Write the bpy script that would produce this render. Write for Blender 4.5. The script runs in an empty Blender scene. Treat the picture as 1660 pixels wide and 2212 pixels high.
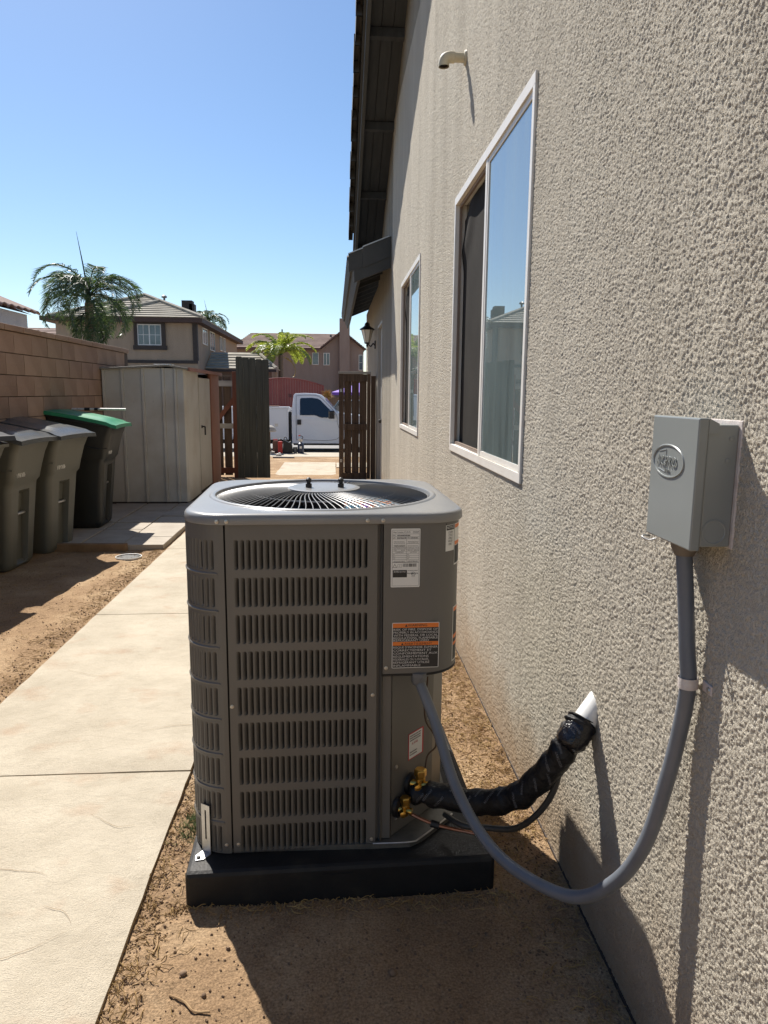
import bpy, bmesh, math, random
import numpy as np
from mathutils import Vector, Matrix, noise
random.seed(7)
R = math.radians
scene = bpy.context.scene
col = scene.collection

# ------------------------------------------------------------------ camera
cam_data = bpy.data.cameras.new("camera")
cam = bpy.data.objects.new("camera", cam_data)
col.objects.link(cam)
RW = np.array([[0.99771, -0.00152, 0.0], [0, 0, 0], [0, 0, 0]])
def cam_basis():
    F = 1542.0
    dn = np.array([-86., 9294., F]); dn /= np.linalg.norm(dn)
    yv = np.array([722. - 830., 850. - 1106., F]); yv -= dn * yv.dot(dn); yv /= np.linalg.norm(yv)
    up = -dn; xv = np.cross(yv, up)
    if xv[0] < 0: xv = -xv
    return np.array([xv, yv, up])
Rw = cam_basis()
m = Matrix(((Rw[0, 0], -Rw[0, 1], -Rw[0, 2], 0), (Rw[1, 0], -Rw[1, 1], -Rw[1, 2], 0),
            (Rw[2, 0], -Rw[2, 1], -Rw[2, 2], 1.5), (0, 0, 0, 1)))
cam.matrix_world = m
cam_data.sensor_fit = 'VERTICAL'; cam_data.sensor_height = 24.0
cam_data.lens = 24.0 * 1542.0 / 2212.0
cam_data.clip_start = 0.05; cam_data.clip_end = 2000
scene.camera = cam

# ------------------------------------------------------------------ light
SUN = Vector((-0.135, 0.276, 0.357)).normalized()          # towards the sun
elev = math.asin(SUN.z); azim = math.atan2(SUN.x, SUN.y)
world = bpy.data.worlds.new("World"); scene.world = world; world.use_nodes = True
nt = world.node_tree
bg = nt.nodes['Background']
sky = nt.nodes.new('ShaderNodeTexSky'); sky.sky_type = 'NISHITA'; sky.sun_disc = False
sky.sun_elevation = elev; sky.sun_rotation = azim
sky.altitude = 300; sky.air_density = 1.0; sky.dust_density = 0.45; sky.ozone_density = 2.6
hs = nt.nodes.new('ShaderNodeHueSaturation'); hs.inputs['Saturation'].default_value = 1.12
nt.links.new(sky.outputs[0], hs.inputs['Color']); nt.links.new(hs.outputs[0], bg.inputs[0]); bg.inputs[1].default_value = 0.082
sl = bpy.data.lights.new("sun", 'SUN'); sl.energy = 4.9; sl.angle = R(0.5); sl.color = (1.0, 0.945, 0.865)
so = bpy.data.objects.new("sun", sl); col.objects.link(so)
so.rotation_euler = SUN.to_track_quat('Z', 'Y').to_euler()
so.location = (-10, 20, 30)
scene.view_settings.view_transform = 'Standard'
scene.view_settings.look = 'None'
scene.view_settings.exposure = 0.72
scene.view_settings.gamma = 1.0
scene.view_settings.use_curve_mapping = False
scene.cycles.use_denoising = True
scene.cycles.max_bounces = 8
scene.cycles.transparent_max_bounces = 16
scene.cycles.caustics_reflective = False
scene.cycles.caustics_refractive = False

# ------------------------------------------------------------------ materials
def hexs(r, g, b):
    f = lambda c: (c / 12.92 if c <= .04045 else ((c + .055) / 1.055) ** 2.4)
    return (f(r / 255.), f(g / 255.), f(b / 255.))

def mat(name, c1, c2=None, rough=.6, metal=0., spec=.5, cscale=6., cdetail=6, bump=0., bscale=60., bdetail=4,
        stretch=(1, 1, 1), rvar=0., coat=0., extra=None, c3=None, c3scale=1.5, c3amt=(.45, .7)):
    M = bpy.data.materials.new(name); M.use_nodes = True
    n = M.node_tree.nodes; l = M.node_tree.links
    b = n['Principled BSDF']
    b.inputs['Base Color'].default_value = (*c1, 1)
    b.inputs['Roughness'].default_value = rough
    b.inputs['Metallic'].default_value = metal
    b.inputs['Specular IOR Level'].default_value = spec
    if coat: b.inputs['Coat Weight'].default_value = coat; b.inputs['Coat Roughness'].default_value = .1
    tc = n.new('ShaderNodeTexCoord'); mp = n.new('ShaderNodeMapping')
    mp.inputs['Scale'].default_value = stretch
    l.new(tc.outputs['Object'], mp.inputs['Vector'])
    if c2 is not None:
        no = n.new('ShaderNodeTexNoise'); no.inputs['Scale'].default_value = cscale; no.inputs['Detail'].default_value = cdetail
        no.inputs['Roughness'].default_value = .6
        l.new(mp.outputs[0], no.inputs['Vector'])
        rp = n.new('ShaderNodeValToRGB'); rp.color_ramp.elements[0].position = .33; rp.color_ramp.elements[1].position = .67
        rp.color_ramp.elements[0].color = (*c1, 1); rp.color_ramp.elements[1].color = (*c2, 1)
        l.new(no.outputs['Fac'], rp.inputs[0])
        out = rp.outputs[0]
        if c3 is not None:
            n3 = n.new('ShaderNodeTexNoise'); n3.inputs['Scale'].default_value = c3scale; n3.inputs['Detail'].default_value = 5
            l.new(mp.outputs[0], n3.inputs['Vector'])
            mr = n.new('ShaderNodeMapRange'); mr.inputs[1].default_value = c3amt[0]; mr.inputs[2].default_value = c3amt[1]
            l.new(n3.outputs['Fac'], mr.inputs[0])
            mx = n.new('ShaderNodeMix'); mx.data_type = 'RGBA'
            l.new(mr.outputs[0], mx.inputs[0]); l.new(out, mx.inputs[6]); mx.inputs[7].default_value = (*c3, 1)
            out = mx.outputs[2]
        l.new(out, b.inputs['Base Color'])
        if rvar:
            mr2 = n.new('ShaderNodeMapRange'); mr2.inputs[3].default_value = rough - rvar; mr2.inputs[4].default_value = rough + rvar
            l.new(no.outputs['Fac'], mr2.inputs[0]); l.new(mr2.outputs[0], b.inputs['Roughness'])
    if bump:
        nb = n.new('ShaderNodeTexNoise'); nb.inputs['Scale'].default_value = bscale; nb.inputs['Detail'].default_value = bdetail
        l.new(mp.outputs[0], nb.inputs['Vector'])
        bp = n.new('ShaderNodeBump'); bp.inputs['Strength'].default_value = 1.0; bp.inputs['Distance'].default_value = bump
        l.new(nb.outputs['Fac'], bp.inputs['Height']); l.new(bp.outputs[0], b.inputs['Normal'])
    if extra: extra(M, n, l, b)
    return M

def stucco(name, c1, c2, vscale=1.0, dist=.006, stain=None):
    """sprayed lace stucco: small raised blobs with crevices between them"""
    M = bpy.data.materials.new(name); M.use_nodes = True
    n = M.node_tree.nodes; l = M.node_tree.links; b = n['Principled BSDF']
    b.inputs['Roughness'].default_value = .92; b.inputs['Specular IOR Level'].default_value = .15
    tc = n.new('ShaderNodeTexCoord'); mp = n.new('ShaderNodeMapping'); mp.inputs['Scale'].default_value = (1, 1, .62)
    l.new(tc.outputs['Object'], mp.inputs['Vector'])
    # warp
    wn = n.new('ShaderNodeTexNoise'); wn.inputs['Scale'].default_value = 90 * vscale; wn.inputs['Detail'].default_value = 2
    l.new(mp.outputs[0], wn.inputs['Vector'])
    va = n.new('ShaderNodeVectorMath'); va.operation = 'MULTIPLY_ADD'
    va.inputs[1].default_value = (.012 / vscale,) * 3
    l.new(wn.outputs['Color'], va.inputs[0]); l.new(mp.outputs[0], va.inputs[2])
    n1 = n.new('ShaderNodeTexNoise'); n1.inputs['Scale'].default_value = 118 * vscale; n1.inputs['Detail'].default_value = 3; n1.inputs['Roughness'].default_value = .55
    l.new(va.outputs[0], n1.inputs['Vector'])
    cr = n.new('ShaderNodeMapRange'); cr.interpolation_type = 'SMOOTHSTEP'
    cr.inputs[1].default_value = .36; cr.inputs[2].default_value = .60
    l.new(n1.outputs['Fac'], cr.inputs[0])
    n2 = n.new('ShaderNodeTexNoise'); n2.inputs['Scale'].default_value = 420 * vscale; n2.inputs['Detail'].default_value = 3
    l.new(mp.outputs[0], n2.inputs['Vector'])
    ad = n.new('ShaderNodeMath'); ad.operation = 'MULTIPLY_ADD'; ad.inputs[1].default_value = .16
    l.new(n2.outputs['Fac'], ad.inputs[0]); l.new(cr.outputs[0], ad.inputs[2])
    bp = n.new('ShaderNodeBump'); bp.inputs['Strength'].default_value = 1.0; bp.inputs['Distance'].default_value = dist
    l.new(ad.outputs[0], bp.inputs['Height']); l.new(bp.outputs[0], b.inputs['Normal'])
    # colour: slow vertical streaks + fine grain
    mp2 = n.new('ShaderNodeMapping'); mp2.inputs['Scale'].default_value = (1.2, 1.6, .28)
    l.new(tc.outputs['Object'], mp2.inputs['Vector'])
    n3 = n.new('ShaderNodeTexNoise'); n3.inputs['Scale'].default_value = 2.2; n3.inputs['Detail'].default_value = 7; n3.inputs['Roughness'].default_value = .62
    l.new(mp2.outputs[0], n3.inputs['Vector'])
    rp = n.new('ShaderNodeValToRGB'); rp.color_ramp.elements[0].position = .32; rp.color_ramp.elements[1].position = .7
    rp.color_ramp.elements[0].color = (*c1, 1); rp.color_ramp.elements[1].color = (*c2, 1)
    l.new(n3.outputs['Fac'], rp.inputs[0])
    out = rp.outputs[0]
    if stain is not None:      # dust splashed up from the soil along the foot of the wall
        sx = n.new('ShaderNodeSeparateXYZ'); l.new(tc.outputs['Object'], sx.inputs[0])
        n4 = n.new('ShaderNodeTexNoise'); n4.inputs['Scale'].default_value = 3.5; n4.inputs['Detail'].default_value = 6
        l.new(tc.outputs['Object'], n4.inputs['Vector'])
        a = n.new('ShaderNodeMath'); a.operation = 'MULTIPLY_ADD'; a.inputs[1].default_value = -.5
        l.new(n4.outputs['Fac'], a.inputs[0]); l.new(sx.outputs[2], a.inputs[2])
        mr = n.new('ShaderNodeMapRange'); mr.inputs[1].default_value = .12; mr.inputs[2].default_value = -.25
        mr.inputs[3].default_value = 0; mr.inputs[4].default_value = .75
        l.new(a.outputs[0], mr.inputs[0])
        mx = n.new('ShaderNodeMix'); mx.data_type = 'RGBA'; l.new(mr.outputs[0], mx.inputs[0])
        l.new(out, mx.inputs[6]); mx.inputs[7].default_value = (*stain, 1); out = mx.outputs[2]
    l.new(out, b.inputs['Base Color'])
    return M

MT = {}
MT['stucco'] = stucco('house_stucco', (.44, .395, .32), (.55, .50, .41), 1.9, .0085, stain=(.36, .25, .15))
MT['stucco_relief'] = stucco('house_stucco_fine', (.44, .395, .32), (.55, .50, .41), 3.0, .0012, stain=(.36, .25, .15))
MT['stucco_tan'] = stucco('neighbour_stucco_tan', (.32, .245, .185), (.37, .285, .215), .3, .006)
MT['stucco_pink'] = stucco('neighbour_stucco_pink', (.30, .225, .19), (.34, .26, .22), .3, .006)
MT['stucco_white'] = stucco('neighbour_stucco_white', (.62, .62, .6), (.7, .7, .68), .4, .005)
MT['trim_dark'] = mat('dark_brown_trim', (.03, .022, .02), (.045, .033, .03), rough=.7)
MT['fascia'] = mat('dark_grey_fascia_paint', (.05, .053, .053), (.07, .073, .072), rough=.75, cscale=4, bump=.001, bscale=90, stretch=(1, .1, 1))
MT['soffit'] = mat('dark_soffit_wood', (.035, .04, .046), (.052, .057, .062), rough=.8, cscale=5, bump=.001, bscale=60, stretch=(4, .4, 1))
MT['roof_main'] = mat('grey_concrete_tile', (.085, .083, .08), (.14, .133, .123), rough=.9, cscale=3, bump=.003, bscale=90)
MT['roof_tan'] = mat('tan_concrete_tile', (.27, .24, .19), (.38, .345, .28), rough=.9, cscale=1.6, bump=.004, bscale=30)
MT['roof_red'] = mat('red_brown_concrete_tile', (.22, .145, .115), (.31, .215, .175), rough=.9, cscale=1.5, bump=.004, bscale=30)
MT['vinyl'] = mat('almond_vinyl_frame', (.74, .70, .63), (.80, .77, .71), rough=.45, cscale=7)
MT['screen'] = mat('insect_screen', (.03, .027, .024), (.042, .038, .033), rough=.9, spec=.08, cscale=3, bump=.0006, bscale=700)
MT['blind'] = mat('white_blind', (.74, .76, .76), rough=.6)
MT['dark_inside'] = mat('dark_interior', (.03, .03, .03), rough=.9)
MT['pvc_cream'] = mat('weathered_cream_pvc', (.50, .44, .30), (.58, .53, .40), rough=.6, cscale=30, c3=(.3, .24, .14), c3scale=20, c3amt=(.6, .8))
MT['pvc_white'] = mat('white_pvc', (.74, .74, .72), (.66, .65, .62), rough=.4, cscale=40, c3=(.25, .22, .2), c3scale=35, c3amt=(.62, .7))
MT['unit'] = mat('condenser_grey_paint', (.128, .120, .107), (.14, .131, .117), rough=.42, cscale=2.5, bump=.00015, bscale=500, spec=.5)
MT['unit_top_glare'] = mat('condenser_paint_with_glare', (.21, .212, .213), (.25, .25, .245), rough=.3, cscale=3.5, bump=.00015, bscale=500, c3=(.25, .235, .21), c3scale=6, c3amt=(.5, .85))  # unit paint with sky glare put into the base colour, plus dust patches
MT['wire'] = mat('grille_wire_grey', (.2, .2, .195), rough=.35)
MT['coil'] = mat('coil_fins', (.012, .012, .012), rough=.6, metal=.3)
MT['black_plastic'] = mat('black_pad_plastic', (.012, .012, .013), (.02, .02, .02), rough=.55, spec=.3, cscale=9, bump=.001, bscale=120, c3=(.05, .042, .03), c3scale=9, c3amt=(.55, .95))
MT['black'] = mat('black_rubber', (.008, .008, .009), rough=.5)
MT['galv'] = mat('galvanised_steel', (.5, .5, .5), (.62, .62, .62), rough=.38, metal=.9, cscale=20)
MT['screw'] = mat('steel_screw', (.5, .48, .44), rough=.35, metal=.8)
MT['brass'] = mat('brass', (.55, .33, .07), (.65, .42, .12), rough=.3, metal=1, cscale=30)
MT['copper'] = mat('copper', (.45, .18, .1), (.25, .12, .08), rough=.4, metal=1, cscale=30)
MT['paper'] = mat('white_label', (.72, .71, .67), rough=.45)
MT['ink'] = mat('black_ink', (.02, .02, .02), rough=.5)
MT['orange'] = mat('orange_label', (.75, .19, .03), rough=.45)
MT['red_ink'] = mat('red_ink', (.5, .02, .03), rough=.5)
MT['silver_ink'] = mat('silver_ink', (.6, .58, .55), rough=.5)
MT['conduit'] = mat('grey_liquidtight_conduit', (.12, .135, .16), (.15, .165, .19), rough=.42, cscale=14)
MT['foam'] = mat('black_wrap_tape', (.006, .006, .007), (.012, .012, .013), rough=.5, spec=.35, cscale=20, bump=.006, bscale=60, bdetail=6)
MT['box_paint'] = mat('grey_enclosure_paint', (.235, .25, .24), (.25, .265, .255), rough=.3, cscale=3)
MT['caulk'] = mat('white_caulk', (.62, .58, .54), (.52, .44, .4), rough=.7, cscale=30, bump=.002, bscale=80)
MT['wood_gate'] = mat('weathered_brown_wood', (.06, .036, .022), (.13, .085, .055), rough=.85, cscale=9, bump=.002, bscale=50, stretch=(3, 3, .18))
MT['wood_grey'] = mat('grey_green_stained_wood', (.06, .062, .05), (.105, .105, .085), rough=.9, cscale=9, bump=.002, bscale=50, stretch=(4, 4, .15))
MT['wood_red'] = mat('redwood_stain', (.13, .04, .02), (.19, .065, .035), rough=.8, cscale=9, bump=.002, bscale=50, stretch=(3, 3, .2))
MT['wood_pale'] = mat('pale_grey_wood', (.3, .27, .23), (.4, .37, .33), rough=.9, cscale=9, bump=.002, bscale=50, stretch=(.2, 3, 3))
MT['shed'] = mat('almond_shed_metal', (.47, .465, .425), (.54, .53, .49), rough=.5, cscale=1.5, c3=(.42, .39, .34), c3scale=2.5)
MT['shed_red'] = mat('faded_red_trim', (.28, .125, .085), (.33, .16, .11), rough=.6, cscale=3)
MT['block'] = mat('slump_block', (.27, .178, .125), (.355, .245, .18), rough=.95, cscale=2.1, bump=.003, bscale=60)
MT['mortar'] = mat('mortar', (.085, .06, .045), rough=.95, bump=.003, bscale=80)
MT['bin_grey'] = mat('grey_green_bin_plastic', (.098, .10, .085), (.112, .115, .098), rough=.48, cscale=3, bump=.0004, bscale=250)
MT['bin_dark'] = mat('dark_bin_plastic', (.014, .016, .015), (.019, .021, .02), rough=.45, cscale=3, bump=.0004, bscale=250)
MT['lid_grey'] = mat('dark_grey_lid_plastic', (.07, .073, .07), (.09, .093, .088), rough=.27, cscale=5)
MT['lid_black'] = mat('black_lid_plastic', (.03, .032, .038), rough=.34)
MT['lid_green'] = mat('green_lid_plastic', (.015, .20, .085), (.03, .27, .12), rough=.38, cscale=5)
MT['label_white'] = mat('white_stamping', (.75, .75, .72), rough=.6)
MT['dirt'] = None
MT['paver'] = mat('concrete_paver', (.34, .295, .24), (.44, .39, .32), rough=.9, cscale=4, bump=.002, bscale=90)
MT['timber'] = mat('soil_stained_timber', (.20, .12, .06), (.27, .17, .09), rough=.9, cscale=6, bump=.002, bscale=50)
MT['asphalt'] = mat('asphalt', (.20, .195, .185), (.25, .24, .225), rough=.9, cscale=3, bump=.003, bscale=90)
MT['truck'] = mat('white_truck_paint', (.74, .75, .78), rough=.25, coat=.4)
MT['glass_dark'] = mat('tinted_glass', (.008, .012, .02), rough=.05, spec=.8)
MT['glass_light'] = mat('windshield_glass', (.16, .22, .28), rough=.06, spec=.9)
MT['tyre'] = mat('tyre_rubber', (.012, .012, .012), rough=.8)
MT['gate_red'] = mat('red_painted_gate', (.22, .05, .045), (.27, .065, .055), rough=.6, cscale=2)
MT['trunk'] = mat('palm_trunk', (.16, .12, .08), (.25, .19, .13), rough=.95, cscale=6, bump=.01, bscale=20, stretch=(1, 1, 3))
MT['fence_brown'] = mat('brown_fence_wood', (.16, .095, .06), (.21, .13, .085), rough=.9, cscale=5)
MT['purple'] = mat('purple_canopy', (.22, .10, .55), rough=.6)
MT['red_plastic'] = mat('red_plastic', (.42, .02, .02), rough=.4)
MT['blue_dark'] = mat('dark_blue_paint', (.015, .025, .06), rough=.35)
MT['grey_plastic'] = mat('grey_plastic', (.12, .125, .13), rough=.5)
MT['pale_stone'] = mat('pale_stone', (.5, .47, .42), (.4, .36, .3), rough=.9, cscale=8)
MT['lamp_metal'] = mat('dark_bronze_metal', (.025, .02, .017), rough=.5, metal=.4)
MT['lamp_glass'] = mat('frosted_lamp_glass', (.75, .72, .62), rough=.25)
MT['door'] = mat('greige_door_paint', (.36, .345, .31), (.39, .37, .335), rough=.5, cscale=2)
MT['twig'] = mat('dry_twig', (.40, .27, .14), (.26, .16, .08), rough=.9, cscale=30)
MT['pebble'] = mat('dark_pebble', (.12, .075, .045), (.26, .175, .11), rough=.9, cscale=8)
MT['straw'] = mat('dry_straw', (.42, .29, .12), (.27, .16, .06), rough=.9, cscale=12)
MT['green_weed'] = mat('green_weed', (.05, .09, .02), (.09, .13, .03), rough=.8, cscale=12)

def leaf_mat(name, c1, c2):
    def ex(M, n, l, b):
        o = [x for x in n if x.type == 'OUTPUT_MATERIAL'][0]; tl = n.new('ShaderNodeBsdfTranslucent'); tl.inputs[0].default_value = (c2[0] * 1.6, c2[1] * 1.7, c2[2] * .9, 1)
        mx = n.new('ShaderNodeMixShader'); mx.inputs[0].default_value = .4; l.new(b.outputs[0], mx.inputs[1]); l.new(tl.outputs[0], mx.inputs[2]); l.new(mx.outputs[0], o.inputs[0])
    return mat(name, c1, c2, rough=.42, cscale=3, spec=.6, extra=ex)
MT['frond'] = leaf_mat('palm_leaf_dark', (.022, .045, .018), (.055, .085, .035))
MT['frond_y'] = leaf_mat('palm_leaf_yellow_green', (.12, .19, .04), (.28, .31, .07))
MT['frond_dry'] = leaf_mat('palm_leaf_dry', (.28, .2, .07), (.36, .25, .09))

def glass_mat():
    M = bpy.data.materials.new('reflective_window_glass'); M.use_nodes = True
    n = M.node_tree.nodes; l = M.node_tree.links
    for x in list(n): n.remove(x)
    o = n.new('ShaderNodeOutputMaterial'); tr = n.new('ShaderNodeBsdfTransparent'); tr.inputs[0].default_value = (.84, .94, .93, 1)
    gl = n.new('ShaderNodeBsdfGlossy'); gl.inputs['Roughness'].default_value = .0; gl.inputs[0].default_value = (.93, .97, 1, 1)
    fr = n.new('ShaderNodeFresnel'); fr.inputs[0].default_value = 1.6
    mr = n.new('ShaderNodeMapRange'); mr.inputs[3].default_value = .34; mr.inputs[4].default_value = 1.0
    l.new(fr.outputs[0], mr.inputs[0])
    mx = n.new('ShaderNodeMixShader'); l.new(mr.outputs[0], mx.inputs[0]); l.new(tr.outputs[0], mx.inputs[1]); l.new(gl.outputs[0], mx.inputs[2])
    # thin film of dust
    df = n.new('ShaderNodeBsdfDiffuse'); df.inputs[0].default_value = (.46, .58, .57, 1)
    tc = n.new('ShaderNodeTexCoord'); mp = n.new('ShaderNodeMapping'); mp.inputs['Scale'].default_value = (3, 3, .5)
    no = n.new('ShaderNodeTexNoise'); no.inputs['Scale'].default_value = 3; no.inputs['Detail'].default_value = 8
    l.new(tc.outputs['Object'], mp.inputs[0]); l.new(mp.outputs[0], no.inputs['Vector'])
    m2 = n.new('ShaderNodeMapRange'); m2.inputs[1].default_value = .35; m2.inputs[2].default_value = .75
    m2.inputs[3].default_value = .14; m2.inputs[4].default_value = .27
    l.new(no.outputs['Fac'], m2.inputs[0])
    mx2 = n.new('ShaderNodeMixShader'); l.new(m2.outputs[0], mx2.inputs[0]); l.new(mx.outputs[0], mx2.inputs[1]); l.new(df.outputs[0], mx2.inputs[2])
    l.new(mx2.outputs[0], o.inputs[0])
    return M
MT['glass'] = glass_mat()
MT['far_glass'] = mat('far_window_glass', (.05, .07, .09), (.12, .15, .17), rough=.08, spec=.8, cscale=1.2)

def dirt_mat():
    M = bpy.data.materials.new('sandy_soil'); M.use_nodes = True
    n = M.node_tree.nodes; l = M.node_tree.links; b = n['Principled BSDF']
    b.inputs['Roughness'].default_value = .97; b.inputs['Specular IOR Level'].default_value = .1
    tc = n.new('ShaderNodeTexCoord')
    n1 = n.new('ShaderNodeTexNoise'); n1.inputs['Scale'].default_value = 2.1; n1.inputs['Detail'].default_value = 9; n1.inputs['Roughness'].default_value = .65
    l.new(tc.outputs['Object'], n1.inputs['Vector'])
    rp = n.new('ShaderNodeValToRGB'); e = rp.color_ramp.elements
    e[0].position = .3; e[0].color = (.26, .17, .10, 1); e[1].position = .68; e[1].color = (.49, .355, .22, 1)
    x = rp.color_ramp.elements.new(.5); x.color = (.35, .235, .138, 1)
    l.new(n1.outputs['Fac'], rp.inputs[0])
    n2 = n.new('ShaderNodeTexNoise'); n2.inputs['Scale'].default_value = 160; n2.inputs['Detail'].default_value = 4
    l.new(tc.outputs['Object'], n2.inputs['Vector'])
    mr = n.new('ShaderNodeMapRange'); mr.inputs[1].default_value = .3; mr.inputs[2].default_value = .7; mr.inputs[3].default_value = .62; mr.inputs[4].default_value = 1.22
    l.new(n2.outputs['Fac'], mr.inputs[0])
    mm = n.new('ShaderNodeVectorMath'); mm.operation = 'SCALE'; l.new(rp.outputs[0], mm.inputs[0]); l.new(mr.outputs[0], mm.inputs[3])
    l.new(mm.outputs[0], b.inputs['Base Color'])
    n3 = n.new('ShaderNodeTexNoise'); n3.inputs['Scale'].default_value = 45; n3.inputs['Detail'].default_value = 8; n3.inputs['Roughness'].default_value = .7
    l.new(tc.outputs['Object'], n3.inputs['Vector'])
    bp = n.new('ShaderNodeBump'); bp.inputs['Distance'].default_value = .012; bp.inputs['Strength'].default_value = 1
    l.new(n3.outputs['Fac'], bp.inputs['Height']); l.new(bp.outputs[0], b.inputs['Normal'])
    return M
MT['dirt'] = dirt_mat()

def concrete_mat():
    M = bpy.data.materials.new('weathered_concrete'); M.use_nodes = True
    n = M.node_tree.nodes; l = M.node_tree.links; b = n['Principled BSDF']
    b.inputs['Roughness'].default_value = .9; b.inputs['Specular IOR Level'].default_value = .2
    tc = n.new('ShaderNodeTexCoord')
    n1 = n.new('ShaderNodeTexNoise'); n1.inputs['Scale'].default_value = 3; n1.inputs['Detail'].default_value = 10; n1.inputs['Roughness'].default_value = .7
    l.new(tc.outputs['Object'], n1.inputs['Vector'])
    rp = n.new('ShaderNodeValToRGB'); e = rp.color_ramp.elements
    e[0].position = .28; e[0].color = (.385, .335, .255, 1); e[1].position = .66; e[1].color = (.53, .47, .37, 1)
    l.new(n1.outputs['Fac'], rp.inputs[0])
    n2 = n.new('ShaderNodeTexNoise'); n2.inputs['Scale'].default_value = 5; n2.inputs['Detail'].default_value = 6
    mp = n.new('ShaderNodeMapping'); mp.inputs['Location'].default_value = (9, 3, 0); l.new(tc.outputs['Object'], mp.inputs[0]); l.new(mp.outputs[0], n2.inputs['Vector'])
    mr = n.new('ShaderNodeMapRange'); mr.inputs[1].default_value = .56; mr.inputs[2].default_value = .76; mr.inputs[4].default_value = .6
    l.new(n2.outputs['Fac'], mr.inputs[0])
    mx = n.new('ShaderNodeMix'); mx.data_type = 'RGBA'; l.new(mr.outputs[0], mx.inputs[0]); l.new(rp.outputs[0], mx.inputs[6]); mx.inputs[7].default_value = (.38, .25, .165, 1)
    n5 = n.new('ShaderNodeTexNoise'); n5.inputs['Scale'].default_value = 230; n5.inputs['Detail'].default_value = 3
    l.new(tc.outputs['Object'], n5.inputs['Vector'])
    mr5 = n.new('ShaderNodeMapRange'); mr5.inputs[1].default_value = .3; mr5.inputs[2].default_value = .7; mr5.inputs[3].default_value = .86; mr5.inputs[4].default_value = 1.1
    l.new(n5.outputs['Fac'], mr5.inputs[0])
    sc = n.new('ShaderNodeVectorMath'); sc.operation = 'SCALE'; l.new(mx.outputs[2], sc.inputs[0]); l.new(mr5.outputs[0], sc.inputs[3])
    l.new(sc.outputs[0], b.inputs['Base Color'])
    # relief: trowel skips + faint ripples across the walk
    mp2 = n.new('ShaderNodeMapping'); mp2.inputs['Scale'].default_value = (.7, 1, 1); mp2.inputs['Rotation'].default_value = (0, 0, .25)
    l.new(tc.outputs['Object'], mp2.inputs[0])
    n3 = n.new('ShaderNodeTexNoise'); n3.inputs['Scale'].default_value = 22; n3.inputs['Detail'].default_value = 9; n3.inputs['Roughness'].default_value = .68; n3.inputs['Distortion'].default_value = .5
    l.new(mp2.outputs[0], n3.inputs['Vector'])
    bp = n.new('ShaderNodeBump'); bp.inputs['Distance'].default_value = .006; bp.inputs['Strength'].default_value = 1
    l.new(n3.outputs['Fac'], bp.inputs['Height'])
    n4 = n.new('ShaderNodeTexNoise'); n4.inputs['Scale'].default_value = 260; n4.inputs['Detail'].default_value = 3
    l.new(tc.outputs['Object'], n4.inputs['Vector'])
    b2 = n.new('ShaderNodeBump'); b2.inputs['Distance'].default_value = .003; l.new(n4.outputs['Fac'], b2.inputs['Height']); l.new(bp.outputs[0], b2.inputs['Normal'])
    l.new(b2.outputs[0], b.inputs['Normal'])
    return M
MT['concrete'] = concrete_mat()

# ------------------------------------------------------------------ mesh helpers
WM = {}
def wm(o):
    if o is None: return Matrix.Identity(4)
    return WM.get(o.name, Matrix.Identity(4))

def tag(o, label=None, cat=None, group=None, kind=None):
    if label: o['label'] = label
    if cat: o['category'] = cat
    if group: o['group'] = group
    if kind: o['kind'] = kind
    return o

def thing(name, label=None, cat=None, loc=(0, 0, 0), rz=0., group=None, kind=None):
    o = bpy.data.objects.new(name, None); col.objects.link(o)
    o.location = loc; o.rotation_euler = (0, 0, rz); o.empty_display_size = .1
    WM[o.name] = Matrix.Translation(loc) @ Matrix.Rotation(rz, 4, 'Z')
    return tag(o, label, cat, group, kind)

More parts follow.
